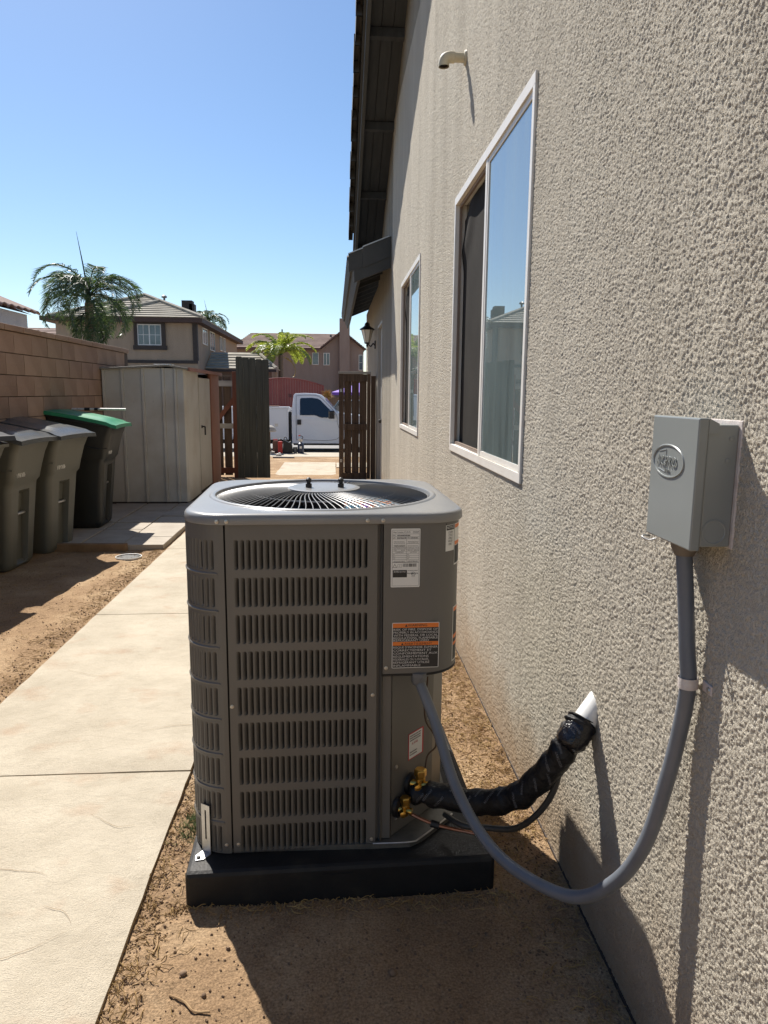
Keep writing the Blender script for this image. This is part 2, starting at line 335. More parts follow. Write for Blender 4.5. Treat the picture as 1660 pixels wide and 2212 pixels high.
class MB:
    def __init__(s): s.v = []; s.f = []; s.s = []
    def add(s, vs, fs, smooth=False, M=None):
        b = len(s.v)
        s.v += [tuple((M @ Vector(p))) if M is not None else tuple(p) for p in vs]
        s.f += [tuple(i + b for i in f) for f in fs]; s.s += [smooth] * len(fs)
        return s
    def box(s, x0, x1, y0, y1, z0, z1, M=None):
        vs = [(x, y, z) for z in (z0, z1) for y in (y0, y1) for x in (x0, x1)]
        return s.add(vs, [(0, 2, 3, 1), (4, 5, 7, 6), (0, 1, 5, 4), (2, 6, 7, 3), (0, 4, 6, 2), (1, 3, 7, 5)], M=M)
    def quad(s, a, b, c, d): return s.add([a, b, c, d], [(0, 1, 2, 3)])
    def prism(s, poly, axis, a0, a1, M=None):
        """poly: 2-D outline; axis x: (y,z), y: (x,z), z: (x,y)"""
        def P(p, a):
            return {'x': (a, p[0], p[1]), 'y': (p[0], a, p[1]), 'z': (p[0], p[1], a)}[axis]
        n = len(poly)
        vs = [P(p, a0) for p in poly] + [P(p, a1) for p in poly]
        fs = [tuple(range(n)), tuple(range(2 * n - 1, n - 1, -1))] + [(i, i + n, (i + 1) % n + n, (i + 1) % n) for i in range(n)]
        return s.add(vs, fs, M=M)
    def loft(s, rings, cap0=True, cap1=True, smooth=True, closed=True):
        n = len(rings[0]); vs = [p for r in rings for p in r]; fs = []
        for k in range(len(rings) - 1):
            for i in range(n if closed else n - 1):
                j = (i + 1) % n
                fs.append((k * n + i, k * n + j, (k + 1) * n + j, (k + 1) * n + i))
        s.add(vs, fs, smooth)
        if cap0: s.add(rings[0], [tuple(range(n - 1, -1, -1))])
        if cap1: s.add(rings[-1], [tuple(range(n))])
        return s
    def tube(s, pts, r, n=10, cap=True, M=None):
        pts = [Vector(p) for p in pts]; rs = r if isinstance(r, (list, tuple)) else [r] * len(pts)
        rings = []; up = None
        for i, p in enumerate(pts):
            t = (pts[min(i + 1, len(pts) - 1)] - pts[max(i - 1, 0)]).normalized()
            if up is None:
                up = t.orthogonal().normalized()
            else:
                up = (up - t * up.dot(t)).normalized()
            w = t.cross(up)
            rings.append([tuple(p + (up * math.cos(2 * math.pi * k / n) + w * math.sin(2 * math.pi * k / n)) * rs[i]) for k in range(n)])
        if M is not None: rings = [[tuple(M @ Vector(q)) for q in rr] for rr in rings]
        return s.loft(rings, cap, cap)
    def lathe(s, prof, n=20, c=(0, 0, 0), axis='z', M=None, cap=True):
        rings = []
        for r, h in prof:
            rg = []
            for k in range(n):
                a = 2 * math.pi * k / n; x, y = r * math.cos(a), r * math.sin(a)
                q = {'z': (x, y, h), 'x': (h, x, y), 'y': (y, h, x)}[axis]
                q = Vector(q) + Vector(c)
                if M is not None: q = M @ q
                rg.append(tuple(q))
            rings.append(rg)
        return s.loft(rings, cap, cap)
    def mesh(s, name, inv=None):
        me = bpy.data.meshes.new(name)
        vs = [tuple(inv @ Vector(p)) for p in s.v] if inv is not None else s.v
        me.from_pydata(vs, [], s.f)
        me.polygons.foreach_set('use_smooth', s.s)
        me.update()
        return me
    def build(s, name, material, parent=None, bev=0., local=False, kind=None, label=None, autos=True):
        W = wm(parent)
        me = s.mesh(name, None if (parent is None or local) else W.inverted())
        bm_ = bmesh.new(); bm_.from_mesh(me); bmesh.ops.remove_doubles(bm_, verts=bm_.verts, dist=1e-6)
        bmesh.ops.recalc_face_normals(bm_, faces=bm_.faces); bm_.to_mesh(me); bm_.free()
        o = bpy.data.objects.new(name, me); col.objects.link(o)
        if material is not None: me.materials.append(MT[material] if isinstance(material, str) else material)
        if parent is not None: o.parent = parent; WM[o.name] = W
        if bev:
            md = o.modifiers.new('bevel', 'BEVEL'); md.width = bev; md.segments = 2; md.limit_method = 'ANGLE'; md.angle_limit = R(40)
        if any(s.s) and autos:
            try: me.set_sharp_from_angle(angle=R(38))
            except Exception: pass
        if kind: o['kind'] = kind
        if label: o['label'] = label
        return o

def link_copy(src, parent, loc=None, rot=None, name=None, scale=None):
    c = src.copy(); col.objects.link(c)
    if parent is not None: c.parent = parent
    if loc is not None: c.location = loc
    if rot is not None: c.rotation_euler = rot
    if scale is not None: c.scale = scale
    return c

def copy_tree(root, loc, rz):
    r = root.copy(); col.objects.link(r); r.location = loc; r.rotation_euler = (0, 0, rz)
    for ch in [x for x in bpy.data.objects if x.parent == root]:
        c = ch.copy(); col.objects.link(c); c.parent = r
        for g in [x for x in bpy.data.objects if x.parent == ch]:
            d = g.copy(); col.objects.link(d); d.parent = c
    return r

def smooth_path(pts, k=8):
    pts = [Vector(p) for p in pts]; out = []
    P = [pts[0] * 2 - pts[1]] + pts + [pts[-1] * 2 - pts[-2]]
    for i in range(1, len(P) - 2):
        for j in range(k):
            t = j / k; a, b, c, d = P[i - 1], P[i], P[i + 1], P[i + 2]
            out.append(.5 * ((2 * b) + (c - a) * t + (2 * a - 5 * b + 4 * c - d) * t * t + (3 * b - a - 3 * c + d) * t ** 3))
    out.append(pts[-1])
    return out

def text_mb(lines, mb=None):
    """lines: (string, x, z, height, fitwidth or None, align, shear) in a plane x right, z up, facing -y at y=0"""
    mb = mb or MB()
    for (st, x, z, h, fw, al) in lines:
        cu = bpy.data.curves.new('t', 'FONT'); cu.body = st; cu.size = 1.0; cu.resolution_u = 2
        ob = bpy.data.objects.new('t', cu)
        me = bpy.data.meshes.new_from_object(ob)
        xs = [v.co.x for v in me.vertices] or [0]
        w0, w1 = min(xs), max(xs); s = h / .72
        sx = s if fw is None else fw / max(w1 - w0, 1e-6)
        wd = (w1 - w0) * sx
        ox = x if al == 'L' else (x - wd / 2 if al == 'C' else x - wd)
        mb.add([(ox + (v.co.x - w0) * sx, 0, z + v.co.y * s) for v in me.vertices], [tuple(p.vertices) for p in me.polygons])
        bpy.data.objects.remove(ob); bpy.data.curves.remove(cu); bpy.data.meshes.remove(me)
    return mb

def xf(mb, M):
    mb.v = [tuple(M @ Vector(p)) for p in mb.v]; return mb

# ================================================================== GROUND
def gz(y):
    if y < 13: return -.012
    if y < 18.6: return -.012 - (y - 13) / 5.6 * .15
    return -.162
g = MB()
ys = [-30, .8, 5, 9, 13, 14.5, 16, 17.5, 18.6, 18.85]; xs = [-60, -20, -8, -3.3, -1.62, -.57, .735, 4, 20, 60]
for i in range(len(ys) - 1):
    for j in range(len(xs) - 1):
        near = (ys[i] >= .8 and ys[i + 1] <= 9 and -3.3 <= xs[j] and xs[j + 1] <= .735)
        d = -.09 if near else 0
        a, b_ = (gz(ys[i]) + d, gz(ys[i + 1]) + d)
        g.quad((xs[j], ys[i], a), (xs[j + 1], ys[i], a), (xs[j + 1], ys[i + 1], b_), (xs[j], ys[i + 1], b_))
tag(g.build('ground', 'dirt'), kind='structure')
# far ground to the horizon, level with the street
g = MB(); g.quad((-900, 18.85, -.5), (900, 18.85, -.5), (900, 1500, -.5), (-900, 1500, -.5))
tag(g.build('far_ground', 'dirt'), kind='structure')
# detailed soil near the camera (real relief)
def soil_patch(name, x0, x1, y0, y1, step):
    nx = int((x1 - x0) / step); ny = int((y1 - y0) / step)
    vs = []; 
    for j in range(ny + 1):
        y = y0 + (y1 - y0) * j / ny
        for i in range(nx + 1):
            x = x0 + (x1 - x0) * i / nx
            p = Vector((x * 3.1, y * 3.1, 3.3))
            h = noise.noise(p) * .009 + noise.noise(p * 5) * .0035 + max(0, noise.noise(p * 14)) * .004
            # rougher, crumbly soil along the walk edge and the foot of the wall
            e = max(0, 1 - abs(x + .50) / .14) + max(0, 1 - abs(x - .66) / .12)
            h += e * (max(0, noise.noise(p * 22)) * .016)
            vs.append((x, y, -.022 + h))
    W_ = nx + 1
    fs = [(j * W_ + i, j * W_ + i + 1, (j + 1) * W_ + i + 1, (j + 1) * W_ + i) for j in range(ny) for i in range(nx)]
    me = bpy.data.meshes.new(name); me.from_pydata(vs, [], fs); me.materials.append(MT['dirt'])
    me.polygons.foreach_set('use_smooth', [True] * len(fs))
    o = bpy.data.objects.new(name, me); col.objects.link(o); tag(o, kind='structure')
soil_patch('soil', -.60, .735, .8, 5.2, .012)
soil_patch('soil_bed', -3.3, -1.6, .8, 9.0, .02)
soil_patch('soil_strip', -.60, .735, 5.2, 9.0, .03)

# concrete walk, slab by slab
wk = thing('walkway', kind='structure')
def slab(x0, x1, y0, y1, z=0.0, th=.1, parent=wk, nm='concrete_slab', m='concrete', bev=.006, seed=0):
    b = MB(); step = .09
    nx = max(2, int((x1 - x0) / step)); ny = max(2, int((y1 - y0) / step))
    top = []
    def edge_jit(t, s): return noise.noise(Vector((t * 9 + s, s * 3.1, 1.7))) * .0045
    for j in range(ny + 1):
        for i in range(nx + 1):
            x = x0 + (x1 - x0) * i / nx; y = y0 + (y1 - y0) * j / ny
            zz = z + noise.noise(Vector((x * 1.3, y * 1.3, seed))) * .003
            if i in (0, nx): x += edge_jit(y, i + seed)
            if j in (0, ny): y += edge_jit(x, j + seed) * .6
            if i in (0, nx) or j in (0, ny): zz -= .005
            top.append((x, y, zz))
    W_ = nx + 1
    b.add(top, [(j * W_ + i, j * W_ + i + 1, (j + 1) * W_ + i + 1, (j + 1) * W_ + i) for j in range(ny) for i in range(nx)], True)
    ring = [i for i in range(W_)] + [j * W_ + nx for j in range(1, ny + 1)] + [ny * W_ + i for i in range(nx - 1, -1, -1)] + [j * W_ for j in range(ny - 1, 0, -1)]
    rt = [top[i] for i in ring]; rb = [(p[0], p[1], z - th) for p in rt]
    n = len(rt)
    b.add(rt + rb, [(i, (i + 1) % n, (i + 1) % n + n, i + n) for i in range(n)])
    return b.build(nm, m, parent)
ylist = [-1.6, .60, 2.71, 4.81, 6.9, 9.0, 11.1]
for i in range(len(ylist) - 1):
    slab(-1.62, -.58, ylist[i] + .005, ylist[i + 1] - .005, seed=i)
for i, (a, b_) in enumerate([(11.11, 12.6), (12.61, 14.3), (14.31, 16.2)]):
    slab(-1.12, .03, a, b_, z=-.004 - i * .02, seed=20 + i)
slab(.05, .9, 15.2, 16.2, z=-.05, seed=31)
# hairline cracks in the walk: thin shallow grooves filled with soil
cr = MB()
for pts in ([(-1.25, 2.05), (-1.1, 2.12), (-.98, 2.11), (-.9, 2.09)], [(-1.2, 1.62), (-1.0, 1.72), (-.86, 1.76), (-.75, 1.84)],
            [(-.88, 2.42), (-.80, 2.36), (-.75, 2.33), (-.70, 2.34)], [(-1.45, 3.8), (-1.3, 3.72), (-1.2, 3.7)],
            [(-.86, 3.05), (-.72, 3.1), (-.6, 3.1)], [(-.86, 1.95), (-.79, 1.92), (-.75, 1.87)]):
    pp = smooth_path([(x, y, .0) for x, y in pts], 8)
    L = len(pp)
    left = []; right = []
    for i, p in enumerate(pp):
        w = .0011 * math.sin(math.pi * (i + .3) / (L + .2)) * (.6 + .6 * abs(noise.noise(p * 25))) + .0002
        j = noise.noise(p * 40) * .006
        left.append((p.x, p.y + w + j, .0042)); right.append((p.x, p.y - w + j, .0042))
    cr.add(left + right, [(i, i + 1, L + i + 1, L + i) for i in range(L - 1)])
cr.build('crack', mat('crack_soil', (.24, .17, .105), rough=1), wk, kind='stuff')

# pavers by the shed
pv = thing('paver_patio', kind='structure')
for i in range(7):
    for j in range(5):
        x = -1.66 - .41 * (j + 1) ; y = 6.95 + .41 * i
        b = MB(); dz = random.uniform(-.006, .006)
        b.box(x + .006, x + .404, y + .006, y + .404, -.05, .028 + dz)
        o = b.build('paver', 'paver', pv, bev=.004)
b = MB(); b.box(-2.72, -2.0, 6.87, 6.935, -.06, .05)
tag(b.build('timber_edging', 'timber', bev=.004), 'short brown timber board edging the pavers beside the green-lidded bin', 'timber edging')
# irrigation / cleanout ring
t = thing('drain_cover', 'round black drain cover with a white ring in the dirt beside the walk', 'drain cover', (-1.9, 6.6, -.02))
b = MB(); b.lathe([(.110, 0), (.110, .012), (.117, .013), (.117, 0)], 24, c=(-1.9, 6.6, -.02)); b.build('ring', 'pvc_white', t)
b = MB(); b.lathe([(.109, 0), (.109, .003), (.0, .003)], 24, c=(-1.9, 6.6, -.02)); b.build('lid', 'black', t)

# street
b = MB(); b.box(-60, 60, 18.85, 20.2, -.3, -.155); tag(b.build('pavement', 'concrete'), kind='structure')
b = MB(); b.box(-60, 60, 20.204, 20.36, -.5, -.17); tag(b.build('kerb', 'concrete', bev=.02), kind='structure')
b = MB(); b.quad((-200, 20.3, -.38), (200, 20.3, -.38), (200, 34, -.38), (-200, 34, -.38)); tag(b.build('road', 'asphalt'), kind='structure')
b = MB(); b.box(-60, 60, 34, 34.16, -.5, -.25); tag(b.build('far_kerb', 'concrete', bev=.02), kind='structure')
b = MB(); b.box(-60, 60, 34.164, 46, -.5, -.24); tag(b.build('driveway', 'concrete'), kind='structure')

# ================================================================== MAIN HOUSE
HX = .735
RK = lambda y: 8.33 - .389 * y if y >= 1.5 else 8.33 - .389 * 1.5 - .389 * (1.5 - y)      # rake soffit height
house = thing('house', 'beige stucco house wall filling the right side with dark grey eaves', 'house', (HX, 8, 0))
WIN = [(2.735, 4.47, 1.153, 2.65), (6.24, 7.95, 1.13, 2.67), (11.05, 12.2, .0, 2.6)]
def wtop(y): return max(RK(y), 3.23 + .02) if y < 12 else 3.25
ycut = sorted(set([-7, -4, -1, 1.5, 13.1, 14.5, 16.6, 9, 10, 5.3] + [w[0] for w in WIN] + [w[1] for w in WIN]))
wb = MB()
for a, b2 in zip(ycut[:-1], ycut[1:]):
    holes = [w for w in WIN if w[0] <= a + 1e-6 and w[1] >= b2 - 1e-6]
    ta, tb = wtop(a), wtop(b2)
    lo = 0.0 - .03
    if holes:
        w = holes[0]
        if w[2] > .01: wb.quad((HX, a, lo), (HX, b2, lo), (HX, b2, w[2]), (HX, a, w[2]))
        wb.quad((HX, a, w[3]), (HX, b2, w[3]), (HX, b2, tb), (HX, a, ta))
    else:
        wb.quad((HX, a, lo), (HX, b2, lo), (HX, b2, tb), (HX, a, ta))
for w in WIN:       # reveals
    y0, y1, z0, z1 = w; d = HX + .14
    wb.quad((HX, y0, z0), (d, y0, z0), (d, y0, z1), (HX, y0, z1)); wb.quad((HX, y1, z0), (d, y1, z0), (d, y1, z1), (HX, y1, z1))
    wb.quad((HX, y0, z0), (d, y0, z0), (d, y1, z0), (HX, y1, z0)); wb.quad((HX, y0, z1), (d, y0, z1), (d, y1, z1), (HX, y1, z1))
wb.quad((HX, 16.6, -.03), (9, 16.6, -.03), (9, 16.6, 3.25), (HX, 16.6, 3.25))
wb.quad((HX, -7, -.03), (9, -7, -.03), (9, -7, 5), (HX, -7, 5))
wb.build('wall', 'stucco', house)
# nearest stretch of the wall: the sprayed texture itself, as relief
def vnoise(y, z, f, seed, sz=1.0):
    rs = np.random.RandomState(seed); T = rs.rand(257, 257); T[256] = T[0]; T[:, 256] = T[:, 0]
    a = y * f; b = z * f * sz; ia = np.floor(a).astype(int); ib = np.floor(b).astype(int); fa = a - ia; fb = b - ib
    fa = fa * fa * (3 - 2 * fa); fb = fb * fb * (3 - 2 * fb); ia %= 256; ib %= 256
    return (T[ia, ib] * (1 - fa) * (1 - fb) + T[ia + 1, ib] * fa * (1 - fb) + T[ia, ib + 1] * (1 - fa) * fb + T[ia + 1, ib + 1] * fa * fb)
def sst(x, a, b): t = np.clip((x - a) / (b - a), 0, 1); return t * t * (3 - 2 * t)
RY0, RYM, RY1 = 1.0, 2.3, 5.6
def relief_patch(ys, zs, name):
    Y, Z = np.meshgrid(ys, zs)
    wy = Y + .004 * (vnoise(Y, Z, 110, 3) - .5); wz = Z + .006 * (vnoise(Y, Z, 110, 4) - .5)
    n1 = .60 * vnoise(wy, wz, 330, 1, .62) + .40 * vnoise(wy, wz, 610, 2, .7)
    n1 += .16 * (vnoise(Y, Z, 26, 9, .6) - .5)
    h = sst(n1, .40, .60) * .0025 + vnoise(Y, Z, 800, 5) * .0004 + (vnoise(Y, Z, 9, 8) - .5) * .0015
    fade = 1 - .3 * sst(Y, 5.0, 9.3)
    X = HX - .0015 - h * fade
    nz, ny = Y.shape
    co = np.stack([X - HX, Y - 8, Z], -1).reshape(-1, 3).astype(np.float32)
    idx = np.arange(ny * nz).reshape(nz, ny)
    q = np.stack([idx[:-1, :-1], idx[:-1, 1:], idx[1:, 1:], idx[1:, :-1]], -1)
    cy = (Y[:-1, :-1] + Y[1:, 1:]) / 2; cz = (Z[:-1, :-1] + Z[1:, 1:]) / 2
    keep = np.ones(cy.shape, bool)
    for w in WIN: keep &= ~((cy > w[0] + .004) & (cy < w[1] - .004) & (cz > w[2] + .004) & (cz < w[3] - .004))
    q = q[keep].reshape(-1, 4)
    me = bpy.data.meshes.new(name); me.vertices.add(len(co)); me.vertices.foreach_set('co', co.ravel())
    me.loops.add(q.size); me.loops.foreach_set('vertex_index', q.ravel().astype(np.int32))
    me.polygons.add(len(q)); me.polygons.foreach_set('loop_start', np.arange(0, q.size, 4, dtype=np.int32))
    me.polygons.foreach_set('use_smooth', np.ones(len(q), bool))
    me.update(calc_edges=True); me.materials.append(MT['stucco_relief'])
    o = bpy.data.objects.new(name, me); col.objects.link(o); o.parent = house; o['kind'] = 'stuff'
def geo(a, b_, r):
    o = [a]
    while o[-1] * r < b_: o.append(o[-1] * r)
    return np.array(o + [b_])
ysA = geo(RY0, RYM, 1.0020); ysB = geo(RYM, 3.4, 1.0022); ysD = geo(3.4, RY1, 1.0025)
ysB[np.argmin(abs(ysB - 2.735))] = 2.735; ysD[np.argmin(abs(ysD - 4.47))] = 4.47
relief_patch(ysA, np.arange(-.02, 2.85, .0024), 'stucco_relief'); relief_patch(ysB, np.arange(-.02, 3.5, .0028), 'stucco_relief'); relief_patch(ysD, np.arange(-.02, 4.9, .0040), 'stucco_relief')
ysC = geo(RY1, 9.3, 1.0035)
for e in (6.24, 7.95): ysC[np.argmin(abs(ysC - e))] = e
relief_patch(ysC, np.arange(-.02, 4.75, .0065), 'stucco_relief')
b = MB(); b.box(HX - .006, HX + .02, -7, 11.0, -.06, -.010)
b.build('weep_screed', 'trim_dark', house)
# dark rooms behind the windows
b = MB()
for w in WIN[:2]:
    x0, x1, y0, y1, z0, z1 = HX + .2, 4.2, w[0] - .6, w[1] + .6, .0, 2.9
    b.box(x0, x1, y0, y1, z0, z1)
b.build('interior', 'dark_inside', house)
# rake overhang
def rake_strip(name, x0, x1, y0, y1, o0, o1, m, parent=house, bev=0):
    b = MB()
    vs = []
    for (y) in (y0, y1):
        vs += [(x0, y, RK(y) + o0), (x1, y, RK(y) + o0), (x1, y, RK(y) + o1), (x0, y, RK(y) + o1)]
    b.add(vs, [(0, 1, 2, 3), (7, 6, 5, 4), (0, 4, 5, 1), (1, 5, 6, 2), (2, 6, 7, 3), (3, 7, 4, 0)])
    return b.build(name, m, parent, bev=bev)
YE = 11.9
for x0, x1 in ((.372, .492), (.498, .615), (.621, HX + .02)):
    rake_strip('soffit_board', x0, x1, 1.5, YE, .0, .03, 'soffit')
rake_strip('fascia', .330, .370, 1.5, YE, -.16, .06, 'fascia')
rake_strip('fascia_trim', .305, .329, 1.5, YE, -.0, .08, 'fascia')
for k in range(9):
    y = 8.05 - 1.22 * 4 + 1.22 * k
    if y > YE - .1: continue
    b = MB(); b.box(.372, HX, y - .045, y + .045, RK(y) - .085, RK(y) + .002)
    b.build('lookout', 'soffit', house)
# roof deck and tiles (gable with its ridge along x)
b = MB()
vs = []
for y in (1.5, YE):
    vs += [(.33, y, RK(y) + .07), (9, y, RK(y) + .07), (9, y, RK(y) + .12), (.33, y, RK(y) + .12)]
b.add(vs, [(0, 1, 2, 3), (7, 6, 5, 4), (0, 4, 5, 1), (1, 5, 6, 2), (2, 6, 7, 3), (3, 7, 4, 0)])
vs = []
for y in (-7.5, 1.5):
    vs += [(.33, y, RK(y) + .03), (9, y, RK(y) + .03), (9, y, RK(y) + .12), (.33, y, RK(y) + .12)]
b.add(vs, [(0, 1, 2, 3), (7, 6, 5, 4), (0, 4, 5, 1), (1, 5, 6, 2), (2, 6, 7, 3), (3, 7, 4, 0)])
b.build('roof_deck', 'soffit', house)
# one tile: 0.33 long in y, hooked over the rake
sl_ = math.atan(.389)
tile = MB()
pf = [(0, 0), (.05, .028), (.12, .035), (.20, .014), (.26, .006), (.32, .02), (.36, .026)]
ring = lambda y, dz: [(px, y, pz + dz) for px, pz in pf] + [(px, y, pz + dz - .016) for px, pz in reversed(pf)]
tile.loft([ring(0, 0.03), ring(.40, 0.0)], smooth=False)
tile_me = tile.mesh('roof_tile'); tile_me.materials.append(MT['roof_main'])
edge = MB(); edge.add([(-.03, 0, -.085), (-.03, .40, -.11), (-.03, .40, .03), (-.03, 0, .062), (.035, 0, .062), (.035, .4, .03), (.035, 0, -.085), (.035, .4, -.11)],
                      [(0, 1, 2, 3), (3, 2, 5, 4), (0, 3, 4, 6), (1, 7, 5, 2), (4, 5, 7, 6)])
edge_me = edge.mesh('rake_tile'); edge_me.materials.append(MT['roof_main'])
def put_mesh(name, me, parent, Mx):
    o = bpy.data.objects.new(name, me); col.objects.link(o); o.parent = parent
    o.matrix_local = wm(parent).inverted() @ Mx
    return o
y = 2.0
while y < YE - .1:
    c = math.cos(sl_)
    M_ = Matrix.Translation((.255 + random.uniform(-.008, .008), y, RK(y) + .16)) @ Matrix.Rotation(-sl_ + random.uniform(-.01, .01), 4, 'X') @ Matrix.Rotation(math.pi, 4, 'Z') @ Matrix.Scale(-1, 4, (1, 0, 0))
    put_mesh('rake_tile', edge_me, house, M_)
    for k in range(2):
        M2 = Matrix.Translation((.275 + k * .355, y, RK(y) + .165)) @ Matrix.Rotation(-sl_, 4, 'X') @ Matrix.Rotation(math.pi, 4, 'Z') @ Matrix.Scale(-1, 4, (1, 0, 0))
        put_mesh('roof_tile', tile_me, house, M2)
    y += .335

# garage roof: slopes up towards +x, fascia square to the roof
GY0, GY1 = 9.58, 16.7
gp = .40
def groof(x): return 3.20 + (x - .2) * gp
b = MB(); b.add([(.22, GY0 + .02, groof(.22)), (7, GY0 + .02, groof(7)), (7, GY1, groof(7)), (.22, GY1, groof(.22)),
                 (.22, GY0 + .02, groof(.22) - .03), (7, GY0 + .02, groof(7) - .03), (7, GY1, groof(7) - .03), (.22, GY1, groof(.22) - .03)],
                [(0, 1, 2, 3), (7, 6, 5, 4), (0, 4, 5, 1), (1, 5, 6, 2), (2, 6, 7, 3), (3, 7, 4, 0)])
b.build('garage_roof_deck', 'soffit', house)
n_ = Vector((-.371, 0, .928)); d_ = Vector((.928, 0, .371))   # roof normal, up-slope
def along(name, p, w, t, y0, y1, m, parent=house, bev=0):
    """board running along y: p top outer corner, w depth square to the roof, t thickness up-slope"""
    p = Vector((p[0], 0, p[1])); a = p; c = p - n_ * w; dd = c + d_ * t; e = p + d_ * t
    b = MB(); b.prism([(q.x, q.z) for q in (a, c, dd, e)], 'y', y0, y1); return b.build(name, m, parent, bev=bev)
along('fascia_board', (.205, 3.195), .27, .045, GY0, GY1, 'fascia')
along('drip_board', (.172, 3.21), .12, .032, GY0, GY1, 'fascia')
# barge board at the near end (two lapped pieces) with a thin metal edge on top
def slope_board(name, x0, x1, top, depth, y0, y1, m):
    b = MB(); pr = [(x0, groof(x0) + top), (x1, groof(x1) + top), (x1 , groof(x1) + top - depth), (x0, groof(x0) + top - depth)]
    b.prism(pr, 'y', y0, y1); return b.build(name, m, house)
slope_board('barge_board', .372, HX - .004, .07, .25, GY0 - .05, GY0, 'fascia')
slope_board('barge_board', .19, .370, .055, .22, GY0 - .045, GY0, 'fascia')
slope_board('barge_trim', .26, HX - .004, -.165, .15, GY0 - .04, GY0 + .02, 'fascia')
slope_board('metal_edge', .372, HX - .03, .085, .014, GY0 - .06, GY0, 'galv')
slope_board('metal_edge', .185, .371, .069, .013, GY0 - .055, GY0, 'galv')
for k in range(12):
    y = 10.0 + .6 * k
    if y > GY1 - .1: break
    b = MB(); b.prism([(.25, groof(.25) - .04), (.25, groof(.25) - .13), (.9, groof(.9) - .13), (.9, groof(.9) - .04)], 'y', y - .022, y + .022)
    b.build('rafter_tail', 'soffit', house)
for k in range(20):
    y = GY0 + .02 + .36 * k
    if y + .34 > GY1: break
    for q in range(2):
        b2 = MB(); b2.loft([[(.17 + q * .36 + px * 0, y + px, groof(.13 + q * .36) + .03 + pz + .022) for px, pz in pf] + [(.17 + q * .36, y + px, groof(.13 + q * .36) + .016 + pz + .022) for px, pz in reversed(pf)],
                            [(.56 + q * .36, y + px, groof(.53 + q * .36) + .005 + pz + .022) for px, pz in pf] + [(.56 + q * .36, y + px, groof(.53 + q * .36) - .01 + pz + .022) for px, pz in reversed(pf)]], smooth=False)
        b2.build('roof_tile', 'roof_main', house)
# wall stop under the far garage eave
# windows
def window(y0, y1, z0, z1, ym, label=None):
    fw, pr = .042, .012
    w = MB(); X0, X1 = HX - pr, HX + .07
    fr = w
    fr.box(X0, X1, y0, y1, z0, z0 + fw); fr.box(X0, X1, y0, y1, z1 - fw, z1)
    fr.box(X0, X1, y0, y0 + fw * .8, z0 + fw, z1 - fw); fr.box(X0, X1, y1 - fw * .8, y1, z0 + fw, z1 - fw)
    o = fr.build('window', 'vinyl', house, bev=.003)
    m_ = MB(); m_.box(HX - .006, HX + .06, ym - .020, ym + .020, z0 + fw, z1 - fw); m_.build('mullion', 'vinyl', o, bev=.002)
    s = MB()      # inner sash of the fixed side
    a0, a1, c0, c1 = y0 + fw * .8, ym - .020, z0 + fw, z1 - fw
    for q in ((a0, a1, c0, c0 + .026), (a0, a1, c1 - .026, c1), (a0, a0 + .022, c0 + .026, c1 - .026), (a1 - .022, a1, c0 + .026, c1 - .026)):
        s.box(HX - .003, HX + .03, *q)
    s.build('sash', 'vinyl', o, bev=.002)
    # screen frame + sagging mesh on the far side
    a0, a1 = ym + .020, y1 - fw * .8
    s = MB()
    for q in ((a0, a1, c0, c0 + .018), (a0, a1, c1 - .018, c1), (a0, a0 + .016, c0 + .018, c1 - .018), (a1 - .016, a1, c0 + .018, c1 - .018)):
        s.box(HX + .012, HX + .026, *q)
    s.build('screen_frame', mat('brown_screen_frame', (.23, .17, .13), rough=.5), o)
    n = 40; vs = []
    for j in range(n + 1):
        for i in range(n + 1):
            u = i / n; v = j / n
            # mesh pulled loose from the top far corner
            dist = math.hypot((1 - u) * 1.0, (1 - v) * 2.2)
            sag = .014 * math.exp(-((dist - .30) / .12) ** 2) + .004 * math.sin(u * 3.14) * math.sin(v * 3.14)
            top = c1 - .018 - max(0, (u - .55)) * .16
            vs.append((HX + .028 + .018 - sag, a0 + (a1 - a0) * u, c0 + (top - c0) * v))
    W_ = n + 1
    s = MB(); s.add(vs, [(j * W_ + i, j * W_ + i + 1, (j + 1) * W_ + i + 1, (j + 1) * W_ + i) for j in range(n) for i in range(n)], True)
    s.build('screen', 'screen', o)
    p = MB(); p.box(HX + .002, HX + .005, y0 + fw * .8 + .02, ym - .04, c0 + .02, c1 - .02); p.build('pane', 'glass', o)
    p = MB(); p.box(HX + .055, HX + .059, a0, a1, c0, c1); p.build('pane', 'glass_dark', o)
    # blind slats
    sm = MB(); sm.add([(-.014, y0 + .08, -.015), (.010, y0 + .08, .015), (.010, ym - .05, .015), (-.014, ym - .05, -.015),
                       (-.013, y0 + .08, -.017), (.011, y0 + .08, .013), (.011, ym - .05, .013), (-.013, ym - .05, -.017)],
                      [(0, 1, 2, 3), (7, 6, 5, 4), (0, 4, 5, 1), (1, 5, 6, 2), (2, 6, 7, 3), (3, 7, 4, 0)])
    sme = sm.mesh('blind_slat'); sme.materials.append(MT['blind'])
    zz = c0 + .03
    while zz < c1 - .02:
        q = bpy.data.objects.new('blind_slat', sme); col.objects.link(q); q.parent = o
        q.matrix_local = wm(house).inverted() @ Matrix.Translation((HX + .045, 0, zz)); zz += .049
    return o
window(*WIN[0], 3.585); window(*WIN[1], 7.06)
